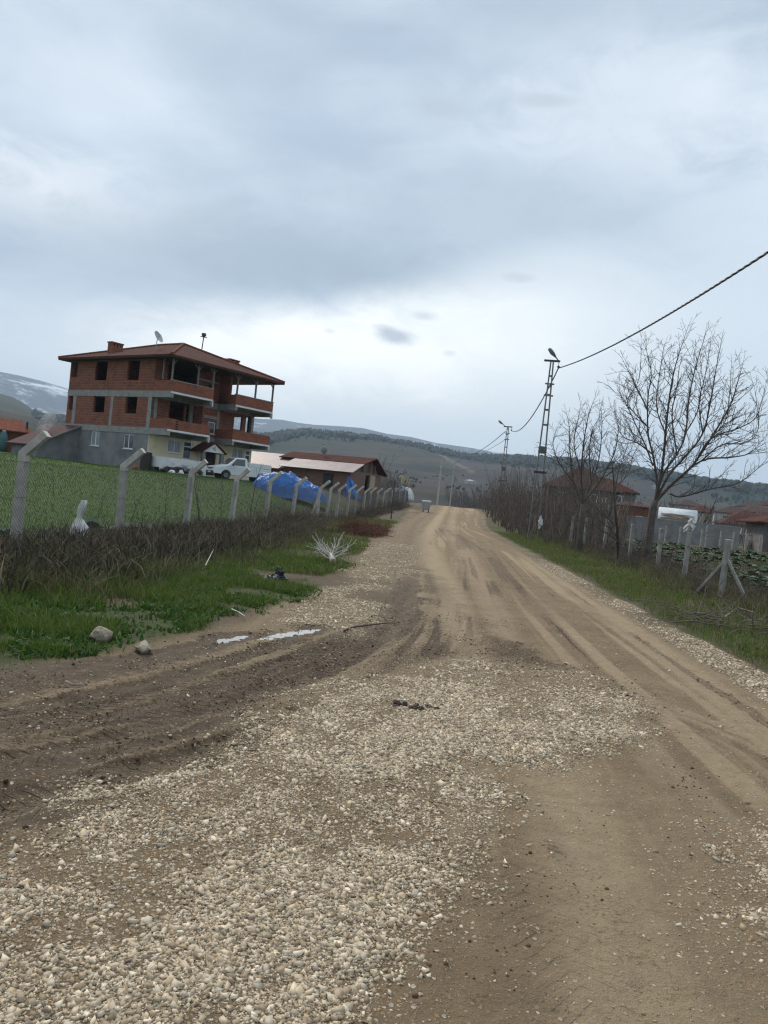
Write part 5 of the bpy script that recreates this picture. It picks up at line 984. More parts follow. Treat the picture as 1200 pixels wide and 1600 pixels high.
def grow(out, p, d, L, r, lvl, rg, wig=.18, lift=.06, dens=2.2, ratio=.55, step=.28, ang=.75, rmin=.0035):
    n = max(2, int(L/step)); p = np.array(p, float); d = np.array(d, float); d /= np.linalg.norm(d); sl_ = L/n
    for i in range(n):
        t0, t1 = i/n, (i+1)/n; ra, rb = r*(1-t0)+rmin*t0, r*(1-t1)+rmin*t1
        d = d+np.array([rg.gauss(0, wig), rg.gauss(0, wig), rg.gauss(0, wig*.7)+lift]); d /= np.linalg.norm(d); q = p+d*sl_; out.append((*p, *q, ra, rb)); p = q
        if lvl > 0 and t1 > .18 and t1 < .97:
            k = dens*sl_; nk = int(k)+(rg.random() < k-int(k))
            for _ in range(nk):
                a = np.array([rg.gauss(0, 1), rg.gauss(0, 1), rg.gauss(0, .6)]); a -= d*a.dot(d); a /= np.linalg.norm(a)+1e-9; an = ang*rg.uniform(.6, 1.25)
                cl = L*ratio*rg.uniform(.5, 1.15)*(1.08-t1*.75); grow(out, p, d*math.cos(an)+a*math.sin(an), cl, min(rb*.62, .012+cl*.006), lvl-1, rg, wig, lift, dens, ratio, max(step*.75, .14), ang, rmin)
    return out
def tree_thing(name, label, loc, trunk, crown, group=None, bm=BARK, tm=TWIG, n=4):
    t = tag(empty(name, loc), label, 'tree', group); MB().path(*trunk, 10).build('trunk', bm, t, True); V, F_ = segmesh(crown, n); npmesh('crown', V, F_, tm, t, True); return t
z7 = lambda a, b: (840+a/3.333, 500+b/3.333)
def traced(base_px, Yb, trunk_px, trunk_r, limbs, name, label, seed, sub=(2, 2.0), bm=BARK, rk=1.):
    rg = random.Random(seed); b = dep(*z7(*base_px), Yb); B0 = np.array([b[0], b[1], T(b[0], b[1])-.1])
    tp_ = [np.array(dep(*z7(*p), Yb))-B0 for p in trunk_px]; tp_[0] = np.array([tp_[0][0], 0, -.2]); cr = []
    for px, r0, dy in limbs:
        n = len(px); pts = []
        for i, p in enumerate(px): pts.append(np.array(dep(*z7(*p), Yb+dy*(i/(n-1))**1.2))-B0)
        fine = []
        q = [2*pts[0]-pts[1]]+pts+[2*pts[-1]-pts[-2]]
        for i in range(1, len(q)-2):
            for t in np.linspace(0, 1, 5, endpoint=False):
                a, c1, c2, d_ = q[i-1:i+3]; fine.append(.5*((2*c1)+(c2-a)*t+(2*a-5*c1+4*c2-d_)*t*t+(3*c1-a-3*c2+d_)*t**3))
        fine.append(pts[-1]); tot = len(fine)-1; Ls = sum(np.linalg.norm(fine[i+1]-fine[i]) for i in range(tot)); acc = 0
        for i in range(tot):
            t0, t1 = i/tot, (i+1)/tot; ra, rb = (r0*(1-t0)**.85)*.78+.005, (r0*(1-t1)**.85)*.78+.005; cr.append((*fine[i], *fine[i+1], ra, rb)); sg = np.linalg.norm(fine[i+1]-fine[i]); acc += sg; d_ = (fine[i+1]-fine[i])/(sg+1e-9)
            if t1 > .12:
                k = sub[1]*sg*4.4; nk = int(k)+(rg.random() < k-int(k))
                for _ in range(nk):
                    a = np.array([rg.gauss(0, 1), rg.gauss(0, 1), rg.gauss(.25, .6)]); a -= d_*a.dot(d_); a /= np.linalg.norm(a)+1e-9; an = rg.uniform(.45, .95)
                    cl = rk*rg.uniform(.4, 1.5)*(1.15-.6*t1); grow(cr, fine[i+1], d_*math.cos(an)+a*math.sin(an), cl, min(rb*.55, .014), sub[0]-1, rg, .22, .07, 5.2, .48, .2, .7, .0045)
        grow(cr, fine[-1], d_, .5*rk, .006, 1, rg, .15, .1, 3.5, .5, .15)
    return tree_thing(name, label, tuple(B0), (tp_, trunk_r), cr, 'bare trees along the right fence', bm)
traced((563, 1310), 26.5, [(563, 1310), (575, 1180), (588, 1080), (600, 985), (612, 940)], [.165, .135, .125, .125, .115], [
    ([(610, 950), (622, 850), (600, 700), (575, 590), (575, 400), (592, 280), (560, 130)], .058, .9), ([(615, 930), (650, 760), (668, 570), (690, 380), (720, 230), (775, 60)], .066, -1.0), ([(615, 925), (655, 800), (725, 700), (770, 590), (790, 400), (830, 220), (880, 60)], .062, 1.4),
    ([(618, 930), (690, 800), (765, 715), (860, 590), (905, 400), (930, 250), (955, 130)], .055, -1.6), ([(615, 945), (700, 855), (800, 765), (900, 620), (1000, 450), (1040, 330), (1072, 215)], .075, .8), ([(820, 740), (905, 615), (1050, 562), (1140, 500), (1190, 330)], .035, -1.2),
    ([(680, 870), (850, 735), (1010, 715), (1110, 690), (1190, 600)], .045, 1.6), ([(690, 905), (750, 920), (900, 880), (1040, 850), (1150, 770), (1210, 700)], .034, -1.8), ([(600, 700), (520, 640), (440, 600), (405, 480)], .03, 1.3), ([(578, 560), (510, 490), (440, 410), (425, 340)], .03, -1.2),
    ([(575, 470), (500, 320), (440, 200)], .026, .8), ([(600, 760), (560, 650), (500, 520), (470, 420), (530, 300), (540, 90)], .03, 1.7), ([(668, 600), (620, 450), (640, 250), (660, 130)], .03, 1.8), ([(725, 700), (700, 500), (720, 380), (740, 240)], .03, -1.9), ([(900, 620), (980, 520), (1000, 380), (1010, 220)], .026, 1.9), ([(860, 590), (840, 430), (870, 300), (900, 130)], .026, 1.9), ([(850, 735), (960, 650), (1080, 640), (1150, 560), (1130, 350)], .026, -1.4), ([(770, 590), (830, 480), (850, 330), (780, 150)], .024, -1.)],
    'bare_tree', 'tallest bare tree with a thick pale trunk and spreading upswept limbs', 11, (3, 1.9))
traced((212, 1262), 31., [(212, 1262), (222, 1130), (230, 1040), (236, 960)], [.15, .125, .115, .10], [([(236, 960), (190, 850), (170, 700), (165, 560), (150, 480)], .042, .8), ([(236, 950), (228, 800), (240, 640), (265, 500), (300, 400)], .045, -.8), ([(236, 950), (280, 850), (320, 720), (335, 560), (330, 450)], .042, 1.1), ([(240, 945), (330, 830), (400, 690), (420, 560), (400, 470)], .04, -1.), ([(190, 850), (110, 740), (80, 640), (100, 570)], .026, -1.), ([(228, 800), (190, 650), (210, 520), (225, 440)], .028, 1.2), ([(330, 830), (420, 760), (470, 650), (480, 560)], .022, .8), ([(280, 850), (270, 680), (290, 560), (350, 480)], .024, -1.2)],
    'bare_tree', 'middle sized bare tree with fan of thin limbs beside the lamp post', 12, (3, 2.0), rk=.9)
traced((440, 1180), 25.5, [(440, 1180), (415, 1080), (405, 1000), (402, 950)], [.055, .047, .043, .04], [([(402, 950), (410, 850), (430, 760), (480, 690), (520, 590)], .026, .8), ([(402, 950), (395, 840), (385, 740), (350, 640)], .024, -.8), ([(410, 870), (470, 800), (500, 700), (540, 640)], .02, .6), ([(415, 1080), (330, 1000), (260, 950), (215, 880)], .02, -.4), ([(430, 1150), (370, 1080), (290, 1020), (215, 970), (180, 920)], .022, .5), ([(440, 1170), (470, 1080), (480, 980), (470, 900)], .02, .6), ([(440, 1170), (360, 1110), (270, 1060), (190, 1040)], .02, -.5)],
    'bare_tree', 'thin dark crooked tree with drooping low boughs left of the tallest tree', 13, (3, 2.1), BARKD, .7)
# bare shrubs in the hedge line: four kinds, copied
def shrub(seed, h, stems, spread, name='bare_shrub', r=.024, dens=2.6, wig=.12):
    rg = random.Random(seed); S = []
    for i in range(stems):
        a = rg.uniform(0, 6.28); s_ = rg.uniform(.1, 1)*spread; grow(S, (math.cos(a)*.12, math.sin(a)*.12, -.1), (math.cos(a)*s_, math.sin(a)*s_, 1), h*rg.uniform(.65, 1.05), r*rg.uniform(.6, 1.1), 2, rg, wig, .05, dens, .42, .3, .7, .004)
    return S
SHR = [shrub(1, 2.6, 7, .55), shrub(2, 3.3, 5, .35, r=.03), shrub(3, 1.9, 9, .8), shrub(4, 4.2, 4, .28, r=.036, dens=1.7), shrub(5, 3.2, 4, .5, r=.045, dens=1.8, wig=.16)]
SHM = []; HTW = M('hedge_twigs', (.165, .13, .10), (.088, .07, .057), 3, .9, .1)
for S in SHR:
    V_, F_ = segmesh(S, 4); me = bpy.data.meshes.new('bare_shrub'); me.from_pydata(V_.tolist(), [], F_.tolist()); me.materials.append(HTW); SHM.append(me)
ORD = ['first', 'second', 'third', 'fourth', 'fifth', 'sixth', 'seventh', 'eighth', 'ninth', 'tenth']
spots = [(9.2, 39.5, 3, 1.05), (10.4, 42.6, 1, 1.35), (11.2, 44.2, 3, 1.1), (12.2, 46.8, 1, 1.4), (10.2, 47.3, 3, 1.1), (13.2, 49.5, 3, 1.15), (11.6, 49.2, 1, 1.45), (9.9, 52.1, 3, 1.1), (12.7, 55.2, 1, 1.5), (14.2, 54.3, 3, 1.2), (11.3, 57.2, 3, 1.15), (13.4, 58.8, 0, 1.7), (14.8, 60.4, 1, 1.5), (10.0, 58.4, 3, 1.1), (12.3, 63.1, 3, 1.2), (9.2, 62.8, 3, 1.1), (9.6, 66.4, 1, 1.4), (10.8, 72.5, 3, 1.2), (11.9, 68.8, 1, 1.5), (13.6, 64.2, 3, 1.2), (8.9, 58.6, 1, 1.3), (15.5, 57.5, 3, 1.1), (11.0, 39.0, 1, 1.2), (12.0, 41.2, 0, 1.4), (8.0, 42.5, 1, 1.1), (8.4, 46.3, 3, .95), (8.2, 49.5, 0, 1.25), (9.6, 50.6, 1, 1.3), (8.9, 54.4, 2, 1.6), (10.0, 55.5, 3, .9), (9.1, 58.2, 1, 1.25), (10.8, 59.5, 0, 1.5), (9.7, 61.8, 3, .85), (10.6, 65.2, 1, 1.3), (9.9, 69.2, 2, 1.7), (10.9, 68.3, 3, .95), (10.1, 73.6, 0, 1.5), (9.3, 40.8, 4, 1.), (9.9, 45.2, 4, 1.05), (11.2, 53.5, 4, 1.2), (8.4, 36.8, 1, .8), (9.7, 36.2, 0, 1.), (10.3, 40.2, 4, 1.1), (9.0, 32.2, 2, 1.), (8.3, 29, 2, .8), (8.0, 33, 0, 1.), (8.9, 35, 1, .95), (7.9, 36.5, 4, .95), (8.6, 38.5, 2, 1.1), (9.5, 39, 3, .9), (7.7, 40, 0, 1.1), (8.9, 42, 1, 1.05), (9.8, 43, 0, 1.1), (8.2, 44.5, 4, 1.05), (9.2, 46, 3, .92), (8.7, 48, 1, 1.1), (10.1, 49, 0, 1.2), (8.6, 51, 2, 1.3), (9.5, 53, 1, 1.15), (9.0, 56, 0, 1.3), (10.3, 57, 3, .85), (9.4, 60, 1, 1.2), (10.2, 63, 2, 1.5), (9.8, 67, 0, 1.3), (10.6, 71, 1, 1.1), (10.4, 76, 2, 1.5), (11.2, 82, 0, 1.3), (11.4, 88, 1, 1.1), (9.4, 31, 0, .9), (10.2, 34, 2, 1.), (7.6, 24.6, 2, .55), (8.1, 21.8, 2, .62), (9.9, 29.5, 0, .85), (10.6, 37, 1, .9), (11., 41, 3, .8), (11.5, 46, 0, 1.2), (12.4, 52, 1, 1.1), (13, 44, 2, 1.1), (12.2, 60, 3, .9), (7.7, 18.3, 2, .5)]
for i, (x_, y_, k, s_) in enumerate(spots):
    o = bpy.data.objects.new('bare_shrub', SHM[k]); COL.objects.link(o); o.location = gz(x_, y_); o.rotation_euler = (0, 0, random.uniform(0, 6.28)); o.scale = (s_, s_, s_*random.uniform(.95, 1.25)*(1.12 if y_ > 34 else 1))
    lab = ['many-stemmed bare shrub in the tangled hedge line right of the road', 'upright bare shrub in the tangled hedge line right of the road', 'low spreading bare shrub in the thicket right of the road', 'tall slender bare sapling in the thicket right of the road', 'thick-stemmed dark bare shrub in the thicket right of the road'][k]
    tag(o, lab, 'shrub', ['many-stemmed bare shrubs', 'upright bare shrubs', 'low spreading bare shrubs', 'tall slender saplings', 'thick-stemmed bare shrubs'][k])
# dark saplings standing behind the left fence
SAP = []
for sd_ in (21, 22, 23):
    rg = random.Random(sd_); S = []; grow(S, (0, 0, -.1), (rg.uniform(-.05, .1), 0, 1), 2.3, .021, 2, rg, .07, .03, 2.4, .30, .28, .5, .004)
    if sd_ != 22: grow(S, (.05, .03, -.1), (.2, .1, 1), 1.7, .016, 2, rg, .09, .03, 2.2, .3, .28, .5, .004)
    V_, F_ = segmesh(S, 4); me = bpy.data.meshes.new('bare_sapling'); me.from_pydata(V_.tolist(), [], F_.tolist()); me.materials.append(BARKD); SAP.append(me)
for i, (u, v, Y, k, s_, lb) in enumerate(((196, 812, 17., 0, .78, 'dark bare sapling close beside the second fence post'), (12, 845, 14.2, 2, .55, 'dark bare sapling left of the nearest fence post'), (85, 752, 27., 1, .6, 'dark leaning sapling in the field before the lean-to'), (260, 800, 21., 1, .6, 'thin bare sapling between the second and third fence posts'), (312, 800, 24, 2, .9, 'bare sapling right of the third fence post'), (392, 800, 29, 0, 1.05, 'tall bare sapling in front of the white pickup'), (345, 805, 25., 1, .75, 'slight bare sapling before the fourth fence post'), (445, 800, 35., 2, .7, 'bare sapling before the blue tarpaulin heap'), (225, 805, 18.5, 2, .5, 'short bare sapling just right of the second fence post'), (150, 800, 18., 1, .45, 'short thin sapling beyond the white sack'))):
    q = dep(u, v, Y); o = bpy.data.objects.new('bare_sapling', SAP[k]); COL.objects.link(o); o.location = gz(q[0], q[1]); o.rotation_euler = (random.uniform(-.08, .08), random.uniform(-.1, .1), i*1.3); o.scale = (s_,)*3; tag(o, lb, 'sapling', 'bare saplings along the left fence')
# the cut tree top lying on the verge, white limbs towards the field
WB = M('peeled_white_bark', (.56, .54, .49), (.42, .40, .36), 6, .8, .5, 30, .01, stain=(.2, .17, .13), stsc=4.)
b = atg(520, 884); B0 = Vector((b[0], b[1], b[2]+.09)); t = tag(empty('cut_tree_top', B0, 0), 'cut tree top with peeled white branches lying beside the road', 'branch')
rg = random.Random(31); axis = np.array([-.20, 1., .16]); axis /= np.linalg.norm(axis); S = []
for i in range(24):
    p0 = axis*(.12+.022*i); a = rg.uniform(-1.15, 1.05); dd_ = np.array([axis[0]*math.cos(a)+math.sin(a)*1.0, .55*math.cos(a), rg.uniform(.12, .85)]); grow(S, p0, dd_, rg.uniform(.3, .72), .013, 2, rg, .24, .05, 6.5, .5, .12, .7, .003)
MB().path([(0, 0, 0), tuple(axis*.25), tuple(axis*.5), tuple(axis*.75)], [.07, .062, .045, .02], 10).build('trunk', WB, t, True)
MB().path([tuple(-axis*.012), tuple(axis*.004)], [.066, .069], 12).path([tuple(-axis*.017), tuple(-axis*.011)], [.03, .03], 10).build('cut_face', M('cut_wood', (.42, .32, .2), (.30, .22, .14), 12, .85), t)
V_, F_ = segmesh(S, 5); npmesh('branches', V_, F_, WB, t, True)
# loose sticks
def stick(px, r, label, mat=WB, z_=.03, wig=.02):
    P0 = [atg(*p) for p in px]; o = MB().path([(p[0]-P0[0][0], p[1]-P0[0][1], p[2]-P0[0][2]+z_+random.uniform(0, wig)) for p in P0], [r]+[r*.8]*(len(P0)-2)+[r*.5], 6).build('stick', mat); o.location = tuple(P0[0]); return tag(o, label, 'stick', 'loose sticks')
STK = M('grey_stick', (.30, .265, .215), (.2, .17, .14), 6, .9)
stick([(362, 957), (372, 962), (382, 969)], .011, 'short pale stick lying on the green bank near the puddle'); stick([(537, 991), (548, 985), (572, 982), (606, 979)], .012, 'long thin dark stick lying bent across the muddy track', BARKD)
o = stick([(320, 897), (327, 884), (335, 865)], .009, 'pale forked stick poking out of the dead brush', WB, .1, .25)
stick([(102, 1076), (112, 1079), (130, 1077)], .013, 'crooked pale stick half sunk in the mud track at the left', STK); stick([(752, 857), (765, 859)], .012, 'tiny pale stick on the far dirt road', WB); stick([(338, 882), (352, 883)], .010, 'pale stick flat on the grass below the brush', WB)
stick([(1130, 985), (1150, 970), (1175, 990)], .012, 'grey crossed stick on top of the brush pile beside the right verge', STK, .2, .2)
# brush pile on the right verge
S = []; rg = random.Random(44); b = atg(1165, 985)
for i in range(46): p0 = np.array([rg.uniform(-1.0, .7), rg.uniform(-.4, .5), rg.uniform(.02, .2)]); grow(S, p0, (rg.uniform(-1, 1), rg.uniform(-.5, .5), rg.uniform(-.05, .3)), rg.uniform(.5, 1.2), .009, 1, rg, .14, -.02, 2.2, .5, .2)
V_, F_ = segmesh(S, 4); o = npmesh('brush_pile', V_, F_, M('brush_twigs', (.16, .125, .10), (.10, .08, .065), 6), None, True); o.location = tuple(b); tag(o, 'pile of cut brown twigs on the right grass verge by the braced post', 'brush pile')

# ---------------------------------------------------------------- dead brush, grass, leaves (nobody could count these)
def tintmat(name, rough=.8, trans=.0, spec=.3):
    m, g = newmat(name); a = m.node_tree.nodes.new('ShaderNodeAttribute'); a.attribute_name = 'tint'; nd = g.done(Base_Color=a.outputs[0], Roughness=rough, Specular_IOR_Level=spec)
    if trans:
        tr_ = g.n('BsdfTranslucent', Color=a.outputs[0]); mx = g.n('MixShader', trans, nd.outputs[0], tr_); o = [k for k in m.node_tree.nodes if k.type == 'OUTPUT_MATERIAL'][0]; m.node_tree.links.new(mx, o.inputs[0])
    return m
TW = tintmat('dead_stems', .9); BL = tintmat('grass_blades', .6, .3); ST = tintmat('crushed_stone', .9, 0, .25)
def tints(n, per, cols, var=.25, w=None):
    c = np.array(cols)[rng.choice(len(cols), n, p=w)]*(1+rng.uniform(-var, var, (n, 1))); return np.repeat(c, per, 0)
def scatter(n, x0, x1, y0, y1, keep):
    xs, ys = [], []; tot = 0
    while tot < n:
        x = rng.uniform(x0, x1, n); y = rng.uniform(y0, y1, n); k = rng.random(n) < keep(x, y); xs.append(x[k]); ys.append(y[k]); tot += k.sum()
        if len(xs) > 40: break
    return np.concatenate(xs)[:n], np.concatenate(ys)[:n]
def gzv(x, y):
    mk = masks(x, y); mk['dz'] = mk['dz']+(fbm(x*7, y*7, 107, 5)-.5)*(.018+.050*mk['mud']*(1-.6*mk['gr']))+.02*np.abs(fbm(x*3, y*3, 109, 3)-.5)*mk['mud']; nr = 1-sm(14, 40, np.hypot(x, y)); return terrain(x, y)+nr*(mk['dz']+mk['gr']*.012+(mk['n1']*.03+mk['n2']*.02)*(1-.35*mk['inroad'])+.05*mk['litter'])
def blades(name, x, y, h, w, cols, mat=BL, lean=.35, wts=None, z=None, var=.3, cm=None):
    n = len(x); z = gzv(x, y) if z is None else z; a = rng.uniform(0, 2*np.pi, n); ld = rng.uniform(0, 2*np.pi, n); la = rng.uniform(0, lean, n)*h; dx, dy = np.cos(a)*w/2, np.sin(a)*w/2; lx, ly = np.cos(ld)*la, np.sin(ld)*la
    V = np.empty((n, 6, 3)); 
    for i, (t, k) in enumerate(((0, 1.), (.55, .75), (1., .12))):
        for j, s_ in enumerate((-1, 1)): V[:, 2*i+j, 0] = x+s_*dx*k+lx*t*t; V[:, 2*i+j, 1] = y+s_*dy*k+ly*t*t; V[:, 2*i+j, 2] = z-.01+h*t*(1-.25*t*la/np.maximum(h, 1e-6))
    f = np.array([[0, 1, 3, 2], [2, 3, 5, 4]]); F_ = (np.arange(n)[:, None, None]*6+f[None]).reshape(-1, 4); o = npmesh(name, V.reshape(-1, 3), F_, mat, None, False, dict(tint=tints(n, 6, cols, var, wts)*(1 if cm is None else np.repeat(cm, 6, 0)))); o['kind'] = 'stuff'; return o
GCOL = [(.070, .130, .013), (.095, .165, .019), (.052, .095, .014), (.135, .17, .034), (.18, .155, .07)]
def bank(x, y):
    mk = masks(x, y); cl = sm(.40, .56, fbm(x*1.1, y*1.1, 81, 4)); return mk['grass']*(1-mk['inroad'])*(.06+.94*cl)
x, y = scatter(95000, -9, .2, 5.2, 17, lambda x, y: bank(x, y)*(x > fence_x(y)-.3)); hh = rng.uniform(.02, .13, len(x))*rng.uniform(.5, 1.1, len(x))*(.6+.9*sm(.4, .65, fbm(x*1.1, y*1.1, 81, 4))); blades('bank_grass', x, y, hh, rng.uniform(.004, .009, len(x)), GCOL, wts=[.27, .27, .18, .15, .13], lean=1.1)
x, y = scatter(26000, -9, .2, 5.2, 17, lambda x, y: bank(x, y)*(x > fence_x(y)-.3)*(fbm(x*.9, y*.9, 83, 3) > .47)); n = len(x); blades('clover_leaves', x, y, rng.uniform(.03, .09, n), rng.uniform(.02, .045, n), [(.04, .105, .014), (.06, .13, .02), (.03, .075, .012)], lean=1.6)
x, y = scatter(26000, -3., 1.5, 14, 48, lambda x, y: (1-masks(x, y)['inroad'])*(x > fence_x(y))*(x < -1.75+.055*y+.8*(fbm(x, y, 86, 3)-.5))*(.2+.8*(fbm(x*.7, y*.7, 85, 3) > .5))*(1-sm(20, 48, y)*.6)); n = len(x); blades('roadside_grass', x, y, rng.uniform(.05, .17, n), rng.uniform(.008, .016, n), GCOL+[(.20, .16, .09)], lean=.8)
x, y = scatter(120000, 4.3, 12, 7, 48, lambda x, y: sm(4.0+.06*y, 4.5+.06*y, x)*(x < 8.2+.09*y)*(.4+.6*sm(.42, .56, fbm(x*.8, y*.8, 87, 3)))*np.clip(14/y, .15, 1)); n = len(x); blades('verge_grass', x, y, rng.uniform(.04, .15, n)*(1+.3*sm(15, 40, y)), rng.uniform(.007, .014, n), GCOL+[(.20, .16, .085)], lean=1.1, wts=[.2, .2, .17, .11, .12, .2])
x, y = scatter(75000, -36, -4, 12.5, 60, lambda x, y: masks(x, y)['crop']*np.clip(22/y, .2, 1)*(.35+.65*(np.sin((x*.59+y*.81)*2*np.pi/.62) > -.2))); n = len(x); blades('field_crop', x, y, rng.uniform(.05, .12, n), rng.uniform(.010, .02, n)*(1+y/60), [(.066, .135, .015), (.082, .155, .020), (.055, .112, .014), (.15, .165, .05)], lean=.7, wts=[.36, .34, .27, .03], var=.16, cm=(.35+1.3*fbm(x*.16, y*.22, 141, 4))[:, None]*np.array([[1., 1., 1.]]))
x, y = scatter(22000, 5.5, 12.5, 13, 62, lambda x, y: (.55+.45*sm(20, 34, y))*(.15+.85*sm(.42, .58, fbm(x*.9, y*.9, 88, 3)))*sm(1.2, .2, np.abs(x-(6.5+.075*y)+.8*(fbm(x, y, 89, 3)-.5)))*np.clip(20/y, .2, 1)); n = len(x); blades('dry_grass', x, y, rng.uniform(.10, .36, n), rng.uniform(.006, .013, n)*(1+y/60), [(.20, .165, .10), (.15, .12, .07), (.105, .085, .05), (.075, .095, .03), (.06, .085, .025)], lean=.9)
# brambles: short stiff sprays, copied into one mass
def spray(seed, k=9, L=.55, r=.0032):
    rg = random.Random(seed); S = []
    for i in range(k): a = rg.uniform(0, 6.28); grow(S, (rg.gauss(0, .08), rg.gauss(0, .08), 0), (math.cos(a)*.9, math.sin(a)*.9, rg.uniform(.35, 1.2)), L*rg.uniform(.6, 1.2), r, 1, rg, .34, -.05, 7., .5, .12, .9, .0012)
    return segmesh(S, 3)
def brush(name, n, x0, x1, y0, y1, keep, cols, hs=(.8, 1.5), hmod=None, seeds=(1, 2, 3), k=11, L=.55, r=.0032, far=True):
    x, y = scatter(n, x0, x1, y0, y1, keep); z = gzv(x, y); Vs, Fs, Cs, o_ = [], [], [], 0
    for j, sd_ in enumerate(seeds):
        V_, F_ = spray(sd_, k, L, r); idx = np.arange(j, len(x), len(seeds)); m = len(idx); s_ = rng.uniform(*hs, m)*(1 if hmod is None else hmod(x[idx], y[idx])); W_, G_ = replicate(V_, F_, np.stack([x[idx], y[idx], z[idx]], 1), rng.uniform(0, 6.28, m), s_, rng.uniform(-.25, .25, (m, 2))); Vs.append(W_); Fs.append(G_+o_); o_ += len(W_); Cs.append(tints(m, len(V_), cols, .35))
    o = npmesh(name, np.concatenate(Vs), np.concatenate(Fs), TW, None, False, dict(tint=np.concatenate(Cs))); o['kind'] = 'stuff'; return o
DB = [(.085, .066, .048), (.062, .049, .040), (.13, .098, .066), (.075, .062, .050), (.15, .125, .085)]
brush('dead_brambles', 2500, -9, .5, 8.5, 32, lambda x, y: sm(2.5, .3, np.abs(x-fence_x(y)-1.0)/(1-.45*sm(15, 26, y))+2.2*(fbm(x*.8, y*.8, 91, 4)-.5))*np.clip(15/y, .3, 1)*(.03+.97*sm(.46, .60, fbm(x*1.1, y*1.1, 92, 3))), DB+[(.085, .082, .04), (.12, .095, .055)], (.4, .95), lambda x, y: (.25+1.35*sm(.42, .68, fbm(x*.75+3, y*.75, 121, 3)))*(.34+.66*sm(12.5, 19, y))*(.75+.25*sm(.3, .9, x-fence_x(y))))
x, y = scatter(36000, -9, .5, 8.5, 30, lambda x, y: sm(2.6, .4, np.abs(x-fence_x(y)-1.0))*sm(.40, .56, fbm(x*1.2+9, y*1.2, 94, 3))*np.clip(15/y, .3, 1)); n = len(x); blades('bank_weeds', x, y, rng.uniform(.08, .34, n), rng.uniform(.008, .022, n), [(.055, .085, .018), (.085, .10, .03), (.16, .13, .075), (.12, .09, .05), (.05, .07, .02)], lean=1.2)
brush('fence_line_brush', 900, -5, 3, 26, 84, lambda x, y: sm(1.1, .2, np.abs(x-fence_x(y)-.3)+1.2*(fbm(x*.6, y*.6, 93, 3)-.5)), DB+[(.10, .08, .045)], (.6, 1.6), lambda x, y: .5+1.*sm(.35, .65, fbm(x*.5, y*.5, 123, 3)), (4, 5), 8, .6, .006)
brush('reddish_brush', 110, -1.9, .7, 26, 33.5, lambda x, y: sm(1., .3, np.hypot((x+.75)/1.1, (y-30)/2.6)), [(.15, .065, .038), (.12, .055, .035), (.10, .06, .04)], (1., 1.6), None, (6,), 12, .6, .006)
brush('right_undergrowth', 1150, 6.5, 15, 15, 75, lambda x, y: (.3+.7*sm(22, 34, y))*sm(1.6, .3, np.abs(x-(7.3+.072*y)+1.4*(fbm(x*.6, y*.6, 95, 3)-.5)))*np.clip(26/y, .3, 1), [(.10, .075, .055), (.075, .06, .05), (.14, .10, .065), (.06, .05, .045)], (.7, 1.5), None, (7, 8), 9, .6, .006)
x, y = scatter(15000, -9, .5, 8.5, 24, lambda x, y: sm(1.8, .3, np.abs(x-fence_x(y)-1.0)+1.5*(fbm(x*.8, y*.8, 91, 3)-.5))); n = len(x); blades('dead_leaves', x, y, rng.uniform(.05, .5, n), rng.uniform(.012, .03, n), DB+[(.06, .07, .025)], TW, 1.2, z=gzv(x, y)-.02+rng.uniform(0, .12, n))
# fallen leaf litter and straw on the shoulders
# cabbages
def cabbage(seed, col):
    rg = random.Random(seed); V, F_ = [], []
    for i in range(13):
        a = i*2.4+rg.uniform(-.2, .2); out = .06+.013*i; up = rg.uniform(.25, .9)*(1-i/16); L = .16+.012*i; o_ = len(V)
        for j in range(4):
            t = j/3; r = out*.3+L*t*math.cos(up*.9); z_ = .05+L*t*math.sin(up*1.2)+(-.05*t*t*(i/13)); w = (.02, .09, .115, .05)[j]
            for k in (-1, 0, 1): V.append((r*math.cos(a)-k*w*math.sin(a)+rg.uniform(-.01, .01), r*math.sin(a)+k*w*math.cos(a)+rg.uniform(-.01, .01), z_+(.03 if k else 0)+rg.uniform(-.012, .012)))
        for j in range(3):
            for k in range(2): q = o_+j*3+k; F_.append((q, q+1, q+4, q+3))
    m = MB(); m.add(V, F_); me = bpy.data.meshes.new('cabbage'); me.from_pydata(m.v, [], m.f); me.materials.append(CABM); me.polygons.foreach_set('use_smooth', [True]*len(me.polygons)); return me
CABM = M('cabbage_leaf', (.058, .108, .055), (.09, .135, .08), 6, .7, .3, 30, .01, stain=(.045, .095, .022), stsc=5.)
CM = [cabbage(s_, 0) for s_ in (1, 2, 3)]
pts = [(fence_x(13+i*.62)-.55+random.uniform(-.35, .25)-(i % 2)*.4, 13+i*.62, 0) for i in range(9)]+[(fence_x(12)-1.2+random.uniform(-.8, .8), 12.2+random.uniform(0, 2), 0) for i in range(8)]
for r_ in range(22):
    yy = 17.8+r_*1.45+r_*r_*.03
    for c_ in range(14):
        x_ = 9.9+.055*yy+c_*(.75+.03*r_)+random.uniform(-.25, .25)
        if random.random() < .82 and len(pts) < 290: pts.append((x_, yy+random.uniform(-.3, .3), 1))
for i, (x_, y_, k) in enumerate(pts):
    o = bpy.data.objects.new('cabbage', CM[i % 3]); COL.objects.link(o); o.location = gz(x_, y_, -.01); o.rotation_euler = (0, 0, random.uniform(0, 6)); s_ = random.uniform(.85, 1.5) if k else random.uniform(1.2, 2.); o.scale = (s_, s_, s_)
    tag(o, ('bluish green cabbage among weeds at the foot of the left fence', 'bluish green cabbage growing in the field beyond the right fence')[k], 'cabbage', ('cabbages by the left fence', 'cabbages in the right field')[k])
